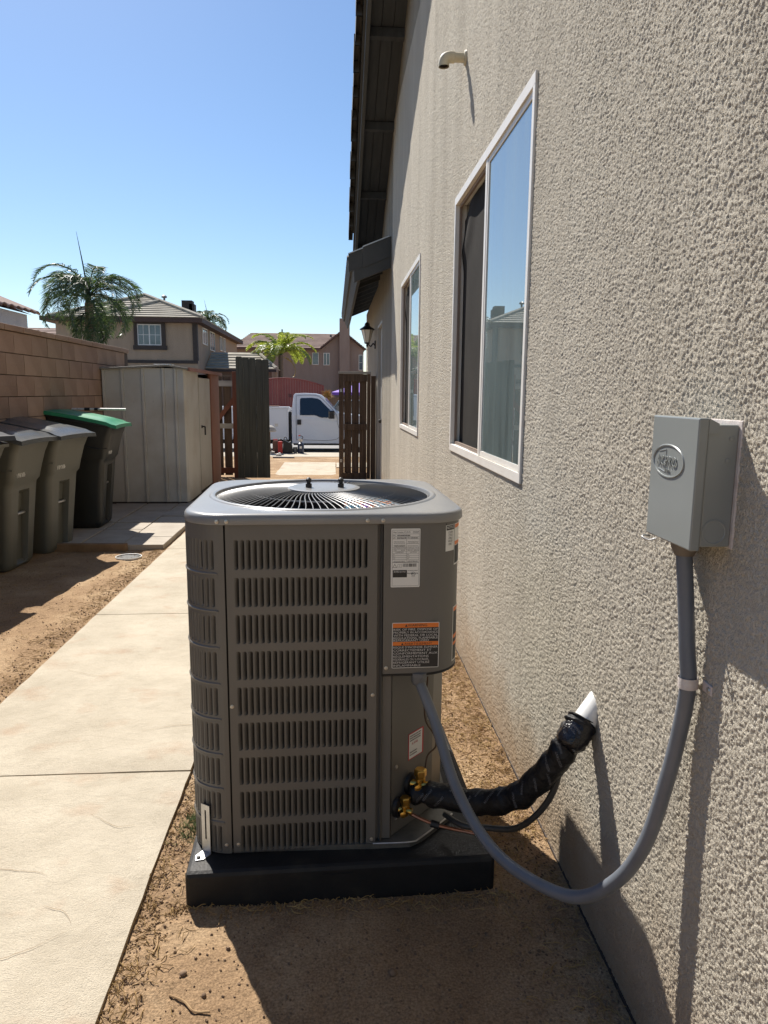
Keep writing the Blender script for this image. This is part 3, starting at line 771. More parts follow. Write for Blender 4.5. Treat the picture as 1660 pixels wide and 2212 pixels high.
# side door, slightly recessed
dm = MB(); dm.box(HX + .045, HX + .09, 11.09, 12.16, .02, 2.56); dr = dm.build('door', 'door', house, bev=.002)
b = MB()
for q in ((11.05, 11.09, 0, 2.6), (12.16, 12.2, 0, 2.6), (11.09, 12.16, 2.56, 2.6)): b.box(HX - .006, HX + .12, *q)
b.build('door_frame', 'door', house)
b = MB(); b.lathe([(.014, 0), (.014, -.03), (.030, -.045), (.032, -.065), (.02, -.08), (.0, -.082)], 16, c=(HX + .045, 11.30, 1.07), axis='x'); b.build('handle', 'lamp_metal', dr)
# sprinkler-style vent stub high on the wall
t = thing('pvc_elbow', 'cream plastic elbow pipe sticking out of the stucco high above the large window', 'pipe elbow', (HX, 4.265, 3.335))
b = MB(); b.tube([(HX + .02, 4.265, 3.335), (.645, 4.265, 3.335)], .025, 18); b.build('pipe', 'pvc_cream', t)
b = MB(); b.tube(smooth_path([(.668, 4.265, 3.335), (.640, 4.265, 3.335), (.617, 4.265, 3.325), (.610, 4.265, 3.305), (.610, 4.265, 3.285)], 5), .030, 18, cap=False); b.build('elbow', 'pvc_cream', t)
b = MB(); b.lathe([(.022, 3.288), (.022, 3.30), (0, 3.30)], 16, c=(.610, 4.265, 0), cap=False); b.build('bore', 'trim_dark', t)
b = MB(); b.lathe([(.026, 0), (.04, -.004), (.034, -.014), (.026, -.016)], 18, c=(HX, 4.265, 3.335), axis='x'); b.build('collar', 'pvc_cream', t)
# wall lantern
t = thing('wall_lantern', 'dark bronze wall lantern with frosted glass beside the side door', 'lantern', (HX, 12.9, 2.55))
lx, ly = .585, 12.9
b = MB(); b.box(HX - .02, HX + .005, ly - .05, ly + .05, 2.38, 2.52); b.build('backplate', 'lamp_metal', t, bev=.006)
b = MB(); b.tube(smooth_path([(HX - .01, ly, 2.43), (.69, ly, 2.47), (.65, ly, 2.42), (.61, ly, 2.45), (lx, ly, 2.475)], 6), .011, 8); b.build('arm', 'lamp_metal', t)
b = MB(); b.lathe([(.042, 2.48), (.10, 2.70)], 6, c=(lx, ly, 0)); b.build('glass', 'lamp_glass', t)
b = MB(); b.lathe([(.0, 2.40), (.012, 2.41), (.02, 2.44), (.012, 2.455), (.05, 2.47), (.05, 2.482), (.0, 2.482)], 12, c=(lx, ly, 0)); b.build('finial', 'lamp_metal', t)
b = MB(); b.lathe([(.0, 2.70), (.135, 2.70), (.125, 2.72), (.06, 2.76), (.04, 2.79), (.05, 2.80), (.02, 2.83), (0, 2.84)], 6, c=(lx, ly, 0)); b.build('cap', 'lamp_metal', t)
b = MB()
for k in range(6):
    a = k * math.pi / 3; b.tube([(lx + .044 * math.cos(a), ly + .044 * math.sin(a), 2.48), (lx + .102 * math.cos(a), ly + .102 * math.sin(a), 2.70)], .0035, 5)
b.build('cage', 'lamp_metal', t)
t.location.z -= .10

# ================================================================== BLOCK WALL
bw = thing('block_wall', 'tan slump block boundary wall behind the bins on the left', 'block wall', (-3, 6, 0))
b = MB(); b.box(-3.19, -3.012, -1, 10.9, -.05, 2.04); b.build('mortar_core', 'mortar', bw)
bm_blocks = []
for v in range(5):
    b = MB(); w = .392; h = .192
    b.box(-.10, 0, -w / 2, w / 2, -h / 2, h / 2)
    me = b.mesh('block'); me.materials.append(MT['block'])
    bmx = bmesh.new(); bmx.from_mesh(me)
    bmesh.ops.subdivide_edges(bmx, edges=bmx.edges, cuts=1, use_grid_fill=True)
    for vv in bmx.verts:
        vv.co.y += random.uniform(-.001, .001); vv.co.z += random.uniform(-.001, .001); vv.co.x += random.uniform(-.003, .002)
    bmx.to_mesh(me); bmx.free(); bm_blocks.append(me)
block_tints = [mat('slump_block_tint', (.27 * k, .178 * k * g_, .125 * k * g_), (.355 * k, .245 * k * g_, .18 * k * g_), rough=.95, cscale=2.1, bump=.003, bscale=60) for k, g_ in ((.94, 1.), (.98, 1.02), (1.03, .99), (1.08, 1.01))]
import itertools
bl = [(a, c) for a in bm_blocks for c in block_tints]
mesh_var = []
for a, c in bl:
    mm_ = a.copy(); mm_.materials.clear(); mm_.materials.append(c); mesh_var.append(mm_)
for r_ in range(10):
    z = .1 + .2 * r_ + .04
    off = .2 if r_ % 2 else 0
    k = 0; y = (10.9 - .2 - off)
    lim = 5.6 if r_ > 3 else 7.0
    while y > lim:
        put_mesh('block', random.choice(mesh_var), bw, Matrix.Translation((-3.0, y, z))); y -= .4
# nearer stretch of the wall, outside the photograph: one part
b = MB()
for r_ in range(10):
    z = .14 + .2 * r_; off = .2 if r_ % 2 else 0; y = (10.9 - .2 - off)
    while y > -1:
        if y <= (5.6 if r_ > 3 else 7.0): b.box(-3.1, -3.0, y - .196, y + .196, z - .096, z + .096)
        y -= .4
b.build('block_courses', 'block', bw, kind='stuff')
y = 10.7
while y > 4.5:
    b = MB(); b.box(-3.22, -2.985, y - .197, y + .197, 2.045, 2.10 + random.uniform(-.003, .003)); b.build('cap_block', random.choice(block_tints), bw, bev=.006); y -= .4
b = MB(); b.box(-3.22, -2.985, -1, 4.49, 2.045, 2.10); b.build('cap_course', 'block', bw)

# ================================================================== SHED
shed = thing('garden_shed', 'almond ribbed metal storage shed with a door on its right side', 'shed', (-2.43, 11, 0))
SX0, SX1, SY0, SY1 = -2.97, -1.93, 9.6, 12.2
SB = .05
nms = [-2.955, -2.775, -2.50, -2.24, -2.05]
def wall_panel(x0, x1):
    b = MB(); b.box(x0, x1, SY0, SY0 + .012, SB, 1.80); return b.build('panel', 'shed', shed)
xsr = [SX0, -2.735, -2.475, -2.215, -2.06]
for a, b2 in zip(xsr[:-1], xsr[1:]):
    wall_panel(a + .022, b2 - .022)
for x in xsr:
    b = MB(); b.prism([(x - .023, SY0 + .01), (x - .014, SY0 - .016), (x + .014, SY0 - .016), (x + .023, SY0 + .01)], 'z', SB, 1.80); b.build('rib', 'shed', shed)
b = MB(); b.prism([(-2.038, SY0), (-1.955, SY0 - .006), (SX1, SY0 + .03), (SX1, SY0 + .12), (SX1 - .02, SY0 + .12), (SX1 - .02, SY0 + .04), (-1.96, SY0 + .012), (-2.038, SY0 + .012)], 'z', SB, 1.80); b.build('corner_post', 'shed', shed)
b = MB()
for x in (-2.87, -2.60, -2.35, -2.13, -2.0):
    for z in (.55, .95, 1.35):
        b.lathe([(.008, 0), (.006, -.004), (0, -.005)], 8, c=(x, SY0 - .0005, z + .02), axis='y')
b.build('rivets', 'screw', shed, kind='stuff')
# right side: fixed panel, door, red post
b = MB(); b.box(SX1 - .02, SX1, SY0 + .125, 10.47, SB, 1.78); b.build('side_panel', 'shed', shed)
b = MB(); b.box(SX1 - .018, SX1 + .006, 10.49, 11.40, SB + .03, 1.70); dr = b.build('door', 'shed', shed, bev=.004)
b = MB(); b.box(SX1 - .03, SX1 - .012, 10.47, 10.49, SB, 1.74); b.build('door_gap', 'trim_dark', shed)
b = MB(); b.tube(smooth_path([(SX1 + .006, 10.62, 1.0), (SX1 + .05, 10.62, 1.0), (SX1 + .055, 10.62, .98), (SX1 + .055, 10.62, .88)], 4), .011, 8); b.lathe([(.022, 0), (.022, .012), (0, .014)], 12, c=(SX1 + .006, 10.62, 1.0), axis='x'); b.build('handle', 'black', dr)
b = MB(); b.box(SX1 - .03, SX1 + .02, 11.44, 12.2, SB, 1.78); b.build('side_post', 'shed_red', shed, bev=.004)
b = MB(); b.box(SX0, SX0 + .01, SY0, SY1, SB, 1.78); b.box(SX0, SX1, SY1 - .01, SY1, SB, 1.78); b.build('rear_panel', 'shed', shed)
b = MB(); b.box(SX0 + .02, SX1 - .03, SY0 - .004, SY1, 0.0, SB); b.build('base_rail', 'trim_dark', shed)
b = MB()  # low gable roof, ridge along y
xm = -2.15
b.prism([(SX0 - .05, 1.792), (xm, 1.845), (SX1 + .06, 1.80), (SX1 + .06, 1.775), (xm, 1.82), (SX0 - .05, 1.768)], 'y', SY0 - .05, SY1 + .05)
b.build('roof', mat('shed_roof_metal', (.20, .185, .155), (.27, .25, .21), rough=.6, cscale=4), shed, bev=.003)
b = MB(); b.box(SX1 + .045, SX1 + .075, SY0 - .05, SY1 + .05, 1.765, 1.81); b.build('eave_trim', 'shed_red', shed)
b = MB(); b.box(-2.35, -2.13, SY0 + .1, SY0 + .3, 1.85, 1.858); b.build('flashing', 'galv', shed)

# ================================================================== FENCE AND GATE LEAVES
t = thing('wooden_fence', 'redwood fence frame with a diagonal brace between shed and grey gate leaf', 'fence', (-1.8, 12.9, 0))
def fboard(nm, x0, x1, y0, y1, z0, z1, m, par, bev=.003):
    b = MB(); b.box(x0, x1, y0, y1, z0, z1); return b.build(nm, m, par, bev=bev)
for x in (-3.4, -3.24, -3.08, -2.92, -2.76, -2.6, -2.44, -2.28, -2.12, -1.96, -1.80):
    fboard('board', x, x + .135, 13.0, 13.02, .02, 1.78, 'wood_gate', t)
fboard('rail', -3.4, -1.70, 12.95, 12.995, 1.60, 1.70, 'wood_pale', t)
fboard('rail', -3.4, -1.70, 12.95, 12.995, .86, .95, 'wood_pale', t)
fboard('rail', -3.4, -1.70, 12.95, 12.995, .06, .16, 'wood_red', t)
fboard('post', -1.78, -1.69, 12.86, 12.949, -.02, 1.86, 'wood_red', t)
b = MB(); b.prism([(-2.1, .90), (-2.1, 1.02), (-1.78, 1.42), (-1.78, 1.30)], 'y', 12.90, 12.948); b.build('brace', 'wood_red', t)

t = thing('gate_leaf', 'tall dog-eared grey-green wooden gate leaf standing open beside the walk', 'gate', (-1.4, 12.5, 0), group=None)
bx = np.linspace(-1.665, -1.11, 6)
for i in range(5):
    x0, x1 = bx[i] + .0006, bx[i + 1] - .0006; yo = (0, .004, -.003, .003, -.002)[i]
    zt = 2.10 - .012 * i + random.uniform(-.006, .006)
    b = MB(); b.prism([(x0, .03), (x1, .03), (x1, zt - .018), (x1 - .016, zt), (x0 + .016, zt), (x0, zt - .018)], 'y', 12.50 + yo, 12.518 + yo)
    b.build('board', 'wood_grey', t, bev=.003)
for z in (.25, 1.05, 1.85): fboard('rail', -1.66, -1.12, 12.525, 12.56, z, z + .09, 'wood_red', t)

t = thing('gate_leaf', 'weathered brown framed gate leaf with gaps between boards against the house wall', 'gate', (.37, 12.6, 0))
GX0, GX1 = .085, .635
fboard('stile', GX0, GX0 + .085, 12.58, 12.62, .0, 1.83, 'wood_gate', t)
fboard('stile', GX1 - .06, GX1, 12.58, 12.62, .0, 1.83, 'wood_gate', t)
fboard('top_rail', GX0 - .012, GX1 + .005, 12.57, 12.64, 1.832, 1.872, 'wood_pale', t)
fboard('rail', GX0 + .087, GX1 - .062, 12.585, 12.622, 1.70, 1.828, 'wood_gate', t)
fboard('rail', GX0 + .087, GX1 - .062, 12.585, 12.622, .865, .97, 'wood_gate', t)
fboard('rail', GX0 + .02, GX1 - .062, 12.585, 12.622, -.01, .11, 'wood_gate', t)
inner = (GX1 - .062) - (GX0 + .087)
for i in range(3):
    x0 = GX0 + .087 + .005 + i * inner / 3
    fboard('board', x0, x0 + inner / 3 - .010, 12.63, 12.648, .0, 1.81, 'wood_gate', t)
for z in (1.52, .3):
    b = MB(); b.box(GX0 + .02, GX0 + .03, 12.572, 12.58, z, z + .055); b.box(GX0 + .042, GX0 + .052, 12.572, 12.58, z, z + .055); b.build('hinge', 'galv', t)
fboard('post', GX1 + .008, GX1 + .092, 12.60, 12.69, -.02, 1.80, 'wood_gate', t)

# ================================================================== CONDENSER PAD
RZ = R(1.8); AX, AY = -.035, 2.44
pad = thing('equipment_pad', 'black plastic pad under the air conditioner', 'pad', (AX, AY, 0), RZ)
b = MB(); b.box(-.425, .515, -.487, .50, -.05, .093); b.build('slab', 'black_plastic', pad, bev=.014, local=True)
b = MB(); b.box(-.02, .08, -.4895, -.4875, .045, .068); b.build('moulded_panel', 'black_plastic', pad, local=True)

# ================================================================== CONDENSER
ac = thing('air_conditioner', 'large grey outdoor air conditioner with louvered sides and a round fan grille on top', 'air conditioner', (AX, AY, 0), RZ)
def L(mb, nm, m, par=None, **k): return mb.build(nm, m, par or ac, local=True, **k)
FY = -.408                       # front sheet plane
PX0, PX1 = -.292, .148           # flat louvered panel
CR = .122                        # corner radius
BH = .419
ZB, ZT = .103, 1.128
# rows, measured on the photograph (world z)
row_v = [(1164, 1227), (1241, 1303), (1317, 1379), (1393, 1455), (1470, 1534), (1546, 1608), (1620, 1683), (1694, 1757), (1768, 1826)]
rows = []
for i in range(9):
    zt = 1.083 - i * .1115; rows.append((zt - .088, zt))
NS = 22; SX_0, SX_1 = -.268, .122
pitch = (SX_1 - SX_0) / NS
hw = pitch * .70
def mapf(u, d):      # u along the sheet (metres, 0 = panel/corner seam), d outward offset -> x, y
    """flat front for u>=0 ; wraps round the left corner for u<0, then runs back along the side"""
    if u >= 0: return (PX0 + u, FY - d)
    a = -u
    flat0 = (PX0 - (-BH + CR))            # short flat before the arc
    if a < flat0: return (PX0 - a, FY - d)
    a -= flat0; cx, cy = -BH + CR, FY + CR
    if a < CR * math.pi / 2:
        th = a / CR; return (cx - (CR + d) * math.sin(th), cy - (CR + d) * math.cos(th))
    a -= CR * math.pi / 2
    return (-BH - d, cy + a)
def cell(mb, u0, u1, z0, z1, hu0, hu1, hz0, hz1, rad=.006, th=.0025, curved=False):
    """sheet cell with one rounded slot"""
    inn = []; out = []
    cs = [(hu1 - rad, hz1 - rad, 0, u1, z1), (hu0 + .002, hz1 - .002, 90, u0, z1), (hu0 + .002, hz0 + .002, 180, u0, z0), (hu1 - rad, hz0 + rad, 270, u1, z0)]
    for ci, (cu, cz, a0, U, Z) in enumerate(cs):
        rr = rad if ci in (0, 3) else .002
        for k in range(5):
            a = R(a0 + 90 * k / 4); p = (cu + rr * math.cos(a), cz + rr * math.sin(a)); inn.append(p)
            if k == 2: out.append((U, Z))
            else:
                first = k < 2
                if a0 in (0, 180): out.append((U, p[1]) if first else (p[0], Z))
                else: out.append((p[0], Z) if first else (U, p[1]))
    def P(p, d): x, y = mapf(p[0], d); return (x, y, p[1])
    n = 20
    vs = [P(p, 0) for p in out] + [P(p, 0) for p in inn] + [P(p, -th) for p in inn]
    fs = [(i, (i + 1) % n, (i + 1) % n + n, i + n) for i in range(n)] + [(i + n, (i + 1) % n + n, (i + 1) % n + 2 * n, i + 2 * n) for i in range(n)]
    mb.add(vs, fs)
def sheet(mb, u0, u1, z0, z1, nu=1):
    for k in range(nu):
        a = u0 + (u1 - u0) * k / nu; c = u0 + (u1 - u0) * (k + 1) / nu
        (xa, ya), (xc, yc) = mapf(a, 0), mapf(c, 0)
        mb.quad((xa, ya, z0), (xc, yc, z0), (xc, yc, z1), (xa, ya, z1))
def blade_mesh(h, w):
    """louver: starts flush at the left of the slot, sweeps inward to the right; ends scooped"""
    n = 7; vs = []; zs = [0, .004, .010, .018, .5 * h, h - .012, h - .006, h]
    dep = [.25, .55, .85, 1, 1, .9, .55, .25]
    for z, dd in zip(zs, dep):
        for i in range(n):
            t = i / (n - 1); x = w * .80 * t
            y = .0135 * dd * (t ** 1.6) + .001
            vs.append((x, y, z))
    fs = [(j * n + i, j * n + i + 1, (j + 1) * n + i + 1, (j + 1) * n + i) for j in range(len(zs) - 1) for i in range(n - 1)]
    me = bpy.data.meshes.new('louver'); me.from_pydata(vs, [], fs); me.polygons.foreach_set('use_smooth', [True] * len(fs)); me.materials.append(MT['unit'])
    return me
bl_me = blade_mesh(.088, hw)
# --- flat panel (drawn 3 mm proud)
fp = MB()
um0, um1 = SX_0 - PX0, SX_1 - PX0; W0 = PX1 - PX0
sheet(fp, .003, W0, rows[0][1] + .004, ZT)
sheet(fp, .003, W0, ZB, rows[8][0] - .004)
for i, (z0, z1) in enumerate(rows):
    sheet(fp, .003, um0, z0 - .004, z1 + .004); sheet(fp, um1, W0, z0 - .004, z1 + .004)
    for k in range(NS):
        a = um0 + k * pitch
        cell(fp, a, a + pitch, z0 - .004, z1 + .004, a + pitch * .12, a + pitch * .12 + hw, z0, z1)
    if i < 8: sheet(fp, .003, W0, rows[i + 1][1] + .004, z0 - .004)
(xa, ya) = mapf(W0, 0); fp.quad((xa, ya, ZB), (xa, ya + .02, ZB), (xa, ya + .02, ZT), (xa, ya, ZT))
(xa, ya) = mapf(.003, 0); fp.quad((xa, ya, ZB), (xa, ya + .02, ZB), (xa, ya + .02, ZT), (xa, ya, ZT))
fpo = L(fp, 'front_panel', 'unit')
for i, (z0, z1) in enumerate(rows):
    for k in range(NS):
        a = um0 + k * pitch + pitch * .12; x, y = mapf(a, 0)
        o = bpy.data.objects.new('louver', bl_me); col.objects.link(o); o.parent = fpo; o.location = (x, y + .0005, z0)
# --- corner panel
cp = MB(); CA = -(.012 + CR * math.pi / 2 + .012)
NC = 10; cu1 = -.028; cu0 = cu1 - NC * pitch
UEND = -(.013 + CR * math.pi / 2 + .62)
sheet(cp, cu0, -.002, rows[0][1] + .004, ZT, 16); sheet(cp, cu0, -.002, ZB, rows[8][0] - .004, 16)
for i, (z0, z1) in enumerate(rows):
    sheet(cp, cu1, -.002, z0 - .004, z1 + .004, 2)
    for k in range(NC):
        a = cu0 + k * pitch
        cell(cp, a, a + pitch, z0 - .004, z1 + .004, a + pitch * .12, a + pitch * .12 + hw, z0, z1)
    if i < 8: sheet(cp, cu0, -.002, rows[i + 1][1] + .004, z0 - .004, 16)
# the side sheet running back
sheet(cp, UEND, cu0, ZB, ZT, 3)
cpo = L(cp, 'corner_panel', 'unit')
for i, (z0, z1) in enumerate(rows):
    for k in range(NC):
        a = cu0 + k * pitch + pitch * .12; x, y = mapf(a, 0); x2, y2 = mapf(a + hw, 0)
        o = bpy.data.objects.new('louver', bl_me); col.objects.link(o); o.parent = cpo; o.location = (x, y, z0)
        o.rotation_euler = (0, 0, math.atan2(y2 - y, x2 - x))
# raised ribs between the rows on the corner
for i in range(8):
    zc = (rows[i][0] + rows[i + 1][1]) / 2 + .001
    pts = []
    for k in range(22):
        u = cu1 + .006 + (cu0 - cu1 - .02) * k / 21; x, y = mapf(u, -.001); pts.append((x, y, zc - (0.002 if k < 1 else 0)))
    b = MB(); b.tube(pts, .0042, 6); L(b, 'rib', 'unit', cpo)
# side louvers further back (seen only from the side)
b = MB()
for i, (z0, z1) in enumerate(rows):
    u = cu0 - .03
    while u > UEND + .04:
        (xa, ya) = mapf(u, .001); (xc, yc) = mapf(u - .012, .007)
        b.quad((xa, ya, z0), (xc, yc, z0 + .006), (xc, yc, z1 - .006), (xa, ya, z1)); u -= .018
L(b, 'side_louvers', 'unit', cpo, kind='stuff')
# coil behind
b = MB(); b.box(-.36, .13, -.385, -.37, .11, 1.11); b.box(-.385, -.37, -.30, .33, .11, 1.11); b.prism([(-.385, -.30), (-.37, -.30), (-.345, -.37), (-.36, -.385)], 'z', .11, 1.11); L(b, 'coil', 'coil')
b = MB()
for k in range(9):
    z = rows[k][0] + .03; b.tube([(-.36, -.381, z), (.125, -.381, z)], .004, 5); b.tube([(-.36, -.381, z + .035), (.125, -.381, z + .035)], .004, 5)
L(b, 'coil_tubes', mat('coil_tube', (.06, .05, .045), rough=.4, metal=.8), kind='stuff')
# post between panel and control cover
b = MB(); b.prism([(PX1, FY + .014), (.158, FY + .016), (.163, FY - .001), (.170, FY + .016), (.172, FY + .03), (PX1, FY + .03)], 'z', ZB + .01, ZT); L(b, 'post', 'unit')
b = MB(); b.box(.160, .196, FY + .012, FY + .03, ZB + .01, .66); L(b, 'post', 'unit', bev=.003)
# control box cover: flat front then rounded corner then side
def cover_ring(z, off=0.):
    pts = [(.166, FY + .03), (.166, FY - .006 - off)]
    cx, cy, r = .405 - .125, FY - .006 + .125, .125 + off
    for k in range(13):
        th = R(90 * k / 12); pts.append((cx + r * math.sin(th) + .004, cy - r * math.cos(th)))
    pts.append((.413 + off, -.05)); pts.append((.38, -.05)); 
    return [(x, y, z) for x, y in pts]
b = MB(); b.loft([cover_ring(.668), cover_ring(ZT)], cap0=True, cap1=True); cov = L(b, 'control_cover', 'unit')
b = MB(); b.loft([cover_ring(.661, .0015), cover_ring(.667, .0015)]); L(b, 'cover_edge_trim', 'black', cov)
# lower valve panel: diagonal, then the receding corner panel
def wl(x, y):        # world xy -> local
    v = Matrix.Rotation(-RZ, 4, 'Z') @ Vector((x - AX, y - AY, 0)); return v.x, v.y
pA, pB, pC, pD = wl(.176, 2.062), wl(.312, 2.205), wl(.326, 2.218), wl(.372, 2.33)
b = MB(); b.prism([pA, pB, (pB[0], pB[1] + .02), (pA[0], pA[1] + .03)], 'z', .112, .675); vp = L(b, 'valve_panel', 'unit')
b = MB(); b.prism([pB, pC, (pC[0], pC[1] + .02), (pB[0], pB[1] + .02)], 'z', .112, .675); L(b, 'corner_angle', mat('corner_angle_paint', (.16, .15, .13), rough=.4))
b = MB(); b.prism([pC, pD, (.405, -.03), (.405, .33), (.39, .33), (.39, -.02), (pC[0] - .01, pC[1] + .02)], 'z', .112, ZT - .01); L(b, 'side_panel', 'unit')
b = MB(); b.box(-.40, .40, .39, .405, ZB, ZT - .001); b.box(.39, .405, .33, .39, ZB, ZT - .001); b.box(-.419, -.40, .33, .405, ZB, ZT - .001); L(b, 'rear_panel', 'unit')
# base pan with a clipped corner
ch = [wl(.118, 2.028), wl(.235, 2.030), wl(.275, 2.055), wl(.392, 2.175), wl(.392, 2.80)]
b = MB(); b.prism([(-.38, .39)] + [(-.40, -.30), (-.30, FY + .012)] + ch, 'z', .094, .110); L(b, 'base_pan', mat('base_pan_steel', (.10, .10, .09), (.17, .16, .14), rough=.45, metal=.3, cscale=18))
b = MB(); b.tube([(x, y, .112) for x, y in smooth_path([(p[0], p[1], 0) for p in ch[:4]], 6) and [(q.x, q.y) for q in smooth_path([(p[0], p[1], 0) for p in ch[:4]], 6)]], .0028, 6); L(b, 'pan_lip', 'galv')
# ------------- lid
def rrect(th, half, rad):
    c, s_ = math.cos(th), math.sin(th)
    # ray / rounded square
    t = half / max(abs(c), abs(s_)); x, y = abs(c) * t, abs(s_) * t
    k = half - rad
    if x > k and y > k:
        A = 1; B = -2 * (abs(c) * k + abs(s_) * k); C_ = 2 * k * k - rad * rad
        t = (-B + math.sqrt(B * B - 4 * A * C_)) / 2
    return (c * t, s_ * t)
N = 144; ths = []
for q in range(4):
    for k in range(36): ths.append(R(90 * q) + R(90) * k / 36)
lid = MB()
def sq(half, rad, z): return [(*rrect(t, half, rad), z) for t in ths]
def ci(r, z): return [(r * math.cos(t), r * math.sin(t), z) for t in ths]
_lz = lambda z: 1.128 + (z - 1.128) * .78 if z > 1.128 else z
lid.loft([[(x, y, _lz(z)) for x, y, z in rg] for rg in (sq(.410, .12, 1.128), sq(.4185, .13, 1.1285), sq(.4205, .133, 1.133), sq(.420, .133, 1.153), sq(.4165, .13, 1.162), sq(.409, .125, 1.1670), sq(.400, .12, 1.1685),
          ci(.3835, 1.170), ci(.380, 1.1745), ci(.372, 1.176), ci(.365, 1.173), ci(.360, 1.160), ci(.358, 1.12))], cap0=False, cap1=False)
lido = L(lid, 'top_cover', 'unit_top_glare')
def screw(par, x, y, z, ang=0, r=.0044):
    """ang: direction the head faces, 0 = -y"""
    Mx = Matrix.Translation((x, y, z)) @ Matrix.Rotation(ang, 4, 'Z')
    b = MB(); b.lathe([(r * 1.35, 0), (r * 1.35, -.0012), (r, -.0016), (r, -.0038), (r * .5, -.0042), (r * .3, -.003), (0, -.003)], 12, axis='y', M=Mx)
    return L(b, 'screw', 'screw', par)
for x in (-.31, -.283, .118, .163): screw(lido, x, -.4205, 1.139)
screw(fpo, PX0 + .018, FY, .128); screw(cpo, PX0 - .018, FY, .128); screw(fpo, PX1 - .012, FY, .122); screw(fpo, .137, FY, .60); screw(fpo, PX0 + .010, FY, .578)
screw(cov, .176, FY - .006, .687); 
for p in (.14, .75): 
    x = pA[0] + (pB[0] - pA[0]) * .12; y = pA[1] + (pB[1] - pA[1]) * .12
screw(vp, x + .0, y - .001, .34, R(45), .005); screw(vp, x, y - .001, .165, R(45), .005)
x = pA[0] + (pB[0] - pA[0]) * .97; y = pA[1] + (pB[1] - pA[1]) * .97; screw(vp, x, y - .001, .445, R(45), .005)
b = MB(); b.lathe([(.0035, 0), (.0035, -.001), (0, -.001)], 8, c=(.352, -.392, 1.120), axis='y'); L(b, 'hole', 'black', cov)
# fan guard: swept wires + rings
gd = MB(); NW = 92
for k in range(NW):
    a0 = 2 * math.pi * k / NW; pts = []
    for j in range(9):
        t = j / 8; r = .118 + (.362 - .118) * t; a = a0 + .30 * math.sin(t * 1.6) ; pts.append((r * math.cos(a), r * math.sin(a), 1.177 - .020 * t * t - .004 * t))
    gd.tube(pts, .0016, 5, cap=False)
L(gd, 'guard_wires', 'wire', kind='stuff')
for r, z in ((.135, 1.174), (.245, 1.167), (.357, 1.154)):
    b = MB(); b.tube([(r * math.cos(R(6 * k)), r * math.sin(R(6 * k)), z) for k in range(61)], .0022, 5, cap=False); L(b, 'guard_ring', 'wire')
b = MB(); b.lathe([(.123, 1.175), (.123, 1.181), (.112, 1.184), (.104, 1.183), (0, 1.184)], 48); hub = L(b, 'hub_plate', 'unit_top_glare')
for x in (-.052, .057):
    b = MB(); b.lathe([(.0105, 1.184), (.0105, 1.196), (.0065, 1.197), (.0065, 1.202), (.010, 1.203), (.0095, 1.211), (.004, 1.217), (0, 1.218)], 14, c=(x, -.02, 0)); L(b, 'bolt_cap', 'black', hub)
# fan, motor, shroud
b = MB(); b.lathe([(.07, 1.16), (.07, 1.08), (.0, 1.07)], 24); L(b, 'fan_motor', 'black')
def rainbow(M, n, l, b):  # rainbow reflections painted into the blade base colour by noise
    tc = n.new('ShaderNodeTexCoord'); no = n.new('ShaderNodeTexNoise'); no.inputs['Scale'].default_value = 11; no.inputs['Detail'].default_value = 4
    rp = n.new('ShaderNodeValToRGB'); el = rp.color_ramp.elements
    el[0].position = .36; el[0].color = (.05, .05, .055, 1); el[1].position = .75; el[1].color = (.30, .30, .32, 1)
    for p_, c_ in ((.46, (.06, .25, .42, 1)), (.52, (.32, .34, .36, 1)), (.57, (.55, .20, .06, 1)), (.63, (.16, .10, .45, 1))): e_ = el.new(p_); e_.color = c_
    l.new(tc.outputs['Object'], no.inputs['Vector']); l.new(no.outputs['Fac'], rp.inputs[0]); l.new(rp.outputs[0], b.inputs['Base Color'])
bladeM = mat('fan_blade_painted_reflections', (.10, .10, .11), (.2, .2, .21), rough=.4, metal=.4, cscale=8, extra=rainbow)
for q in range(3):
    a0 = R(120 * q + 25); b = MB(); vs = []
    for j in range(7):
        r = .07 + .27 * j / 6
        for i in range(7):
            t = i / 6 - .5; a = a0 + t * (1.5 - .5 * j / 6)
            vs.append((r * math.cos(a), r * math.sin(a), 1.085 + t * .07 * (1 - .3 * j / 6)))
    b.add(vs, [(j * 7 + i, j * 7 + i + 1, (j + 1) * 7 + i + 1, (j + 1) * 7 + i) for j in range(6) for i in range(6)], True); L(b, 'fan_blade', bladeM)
b = MB(); b.lathe([(.3575, 1.12), (.3575, .60)], 48, cap=False); L(b, 'shroud', 'coil')
b = MB(); b.lathe([(.3570, .62), (0, .62)], 32, cap=False); L(b, 'shroud_floor', 'coil')

# ------------- stickers on the control cover
FP = FY - .0066
def plate(nm, x0, x1, z0, z1, m, par=cov, d=0.0006, rad=.003):
    b = MB(); n = []
    for cx, cz, a0 in ((x1 - rad, z1 - rad, 0), (x0 + rad, z1 - rad, 90), (x0 + rad, z0 + rad, 180), (x1 - rad, z0 + rad, 270)):
        for k in range(4):
            a = R(a0 + 30 * k); n.append((cx + rad * math.cos(a), cz + rad * math.sin(a)))
    b.prism(n, 'y', FP, FP - d); return L(b, nm, m, par)
def txt(nm, lines, m, par, d, y=None):
    mb = text_mb(lines); mb.v = [(p[0], (FP if y is None else y) - d, p[2]) for p in mb.v]; return L(mb, nm, m, par)
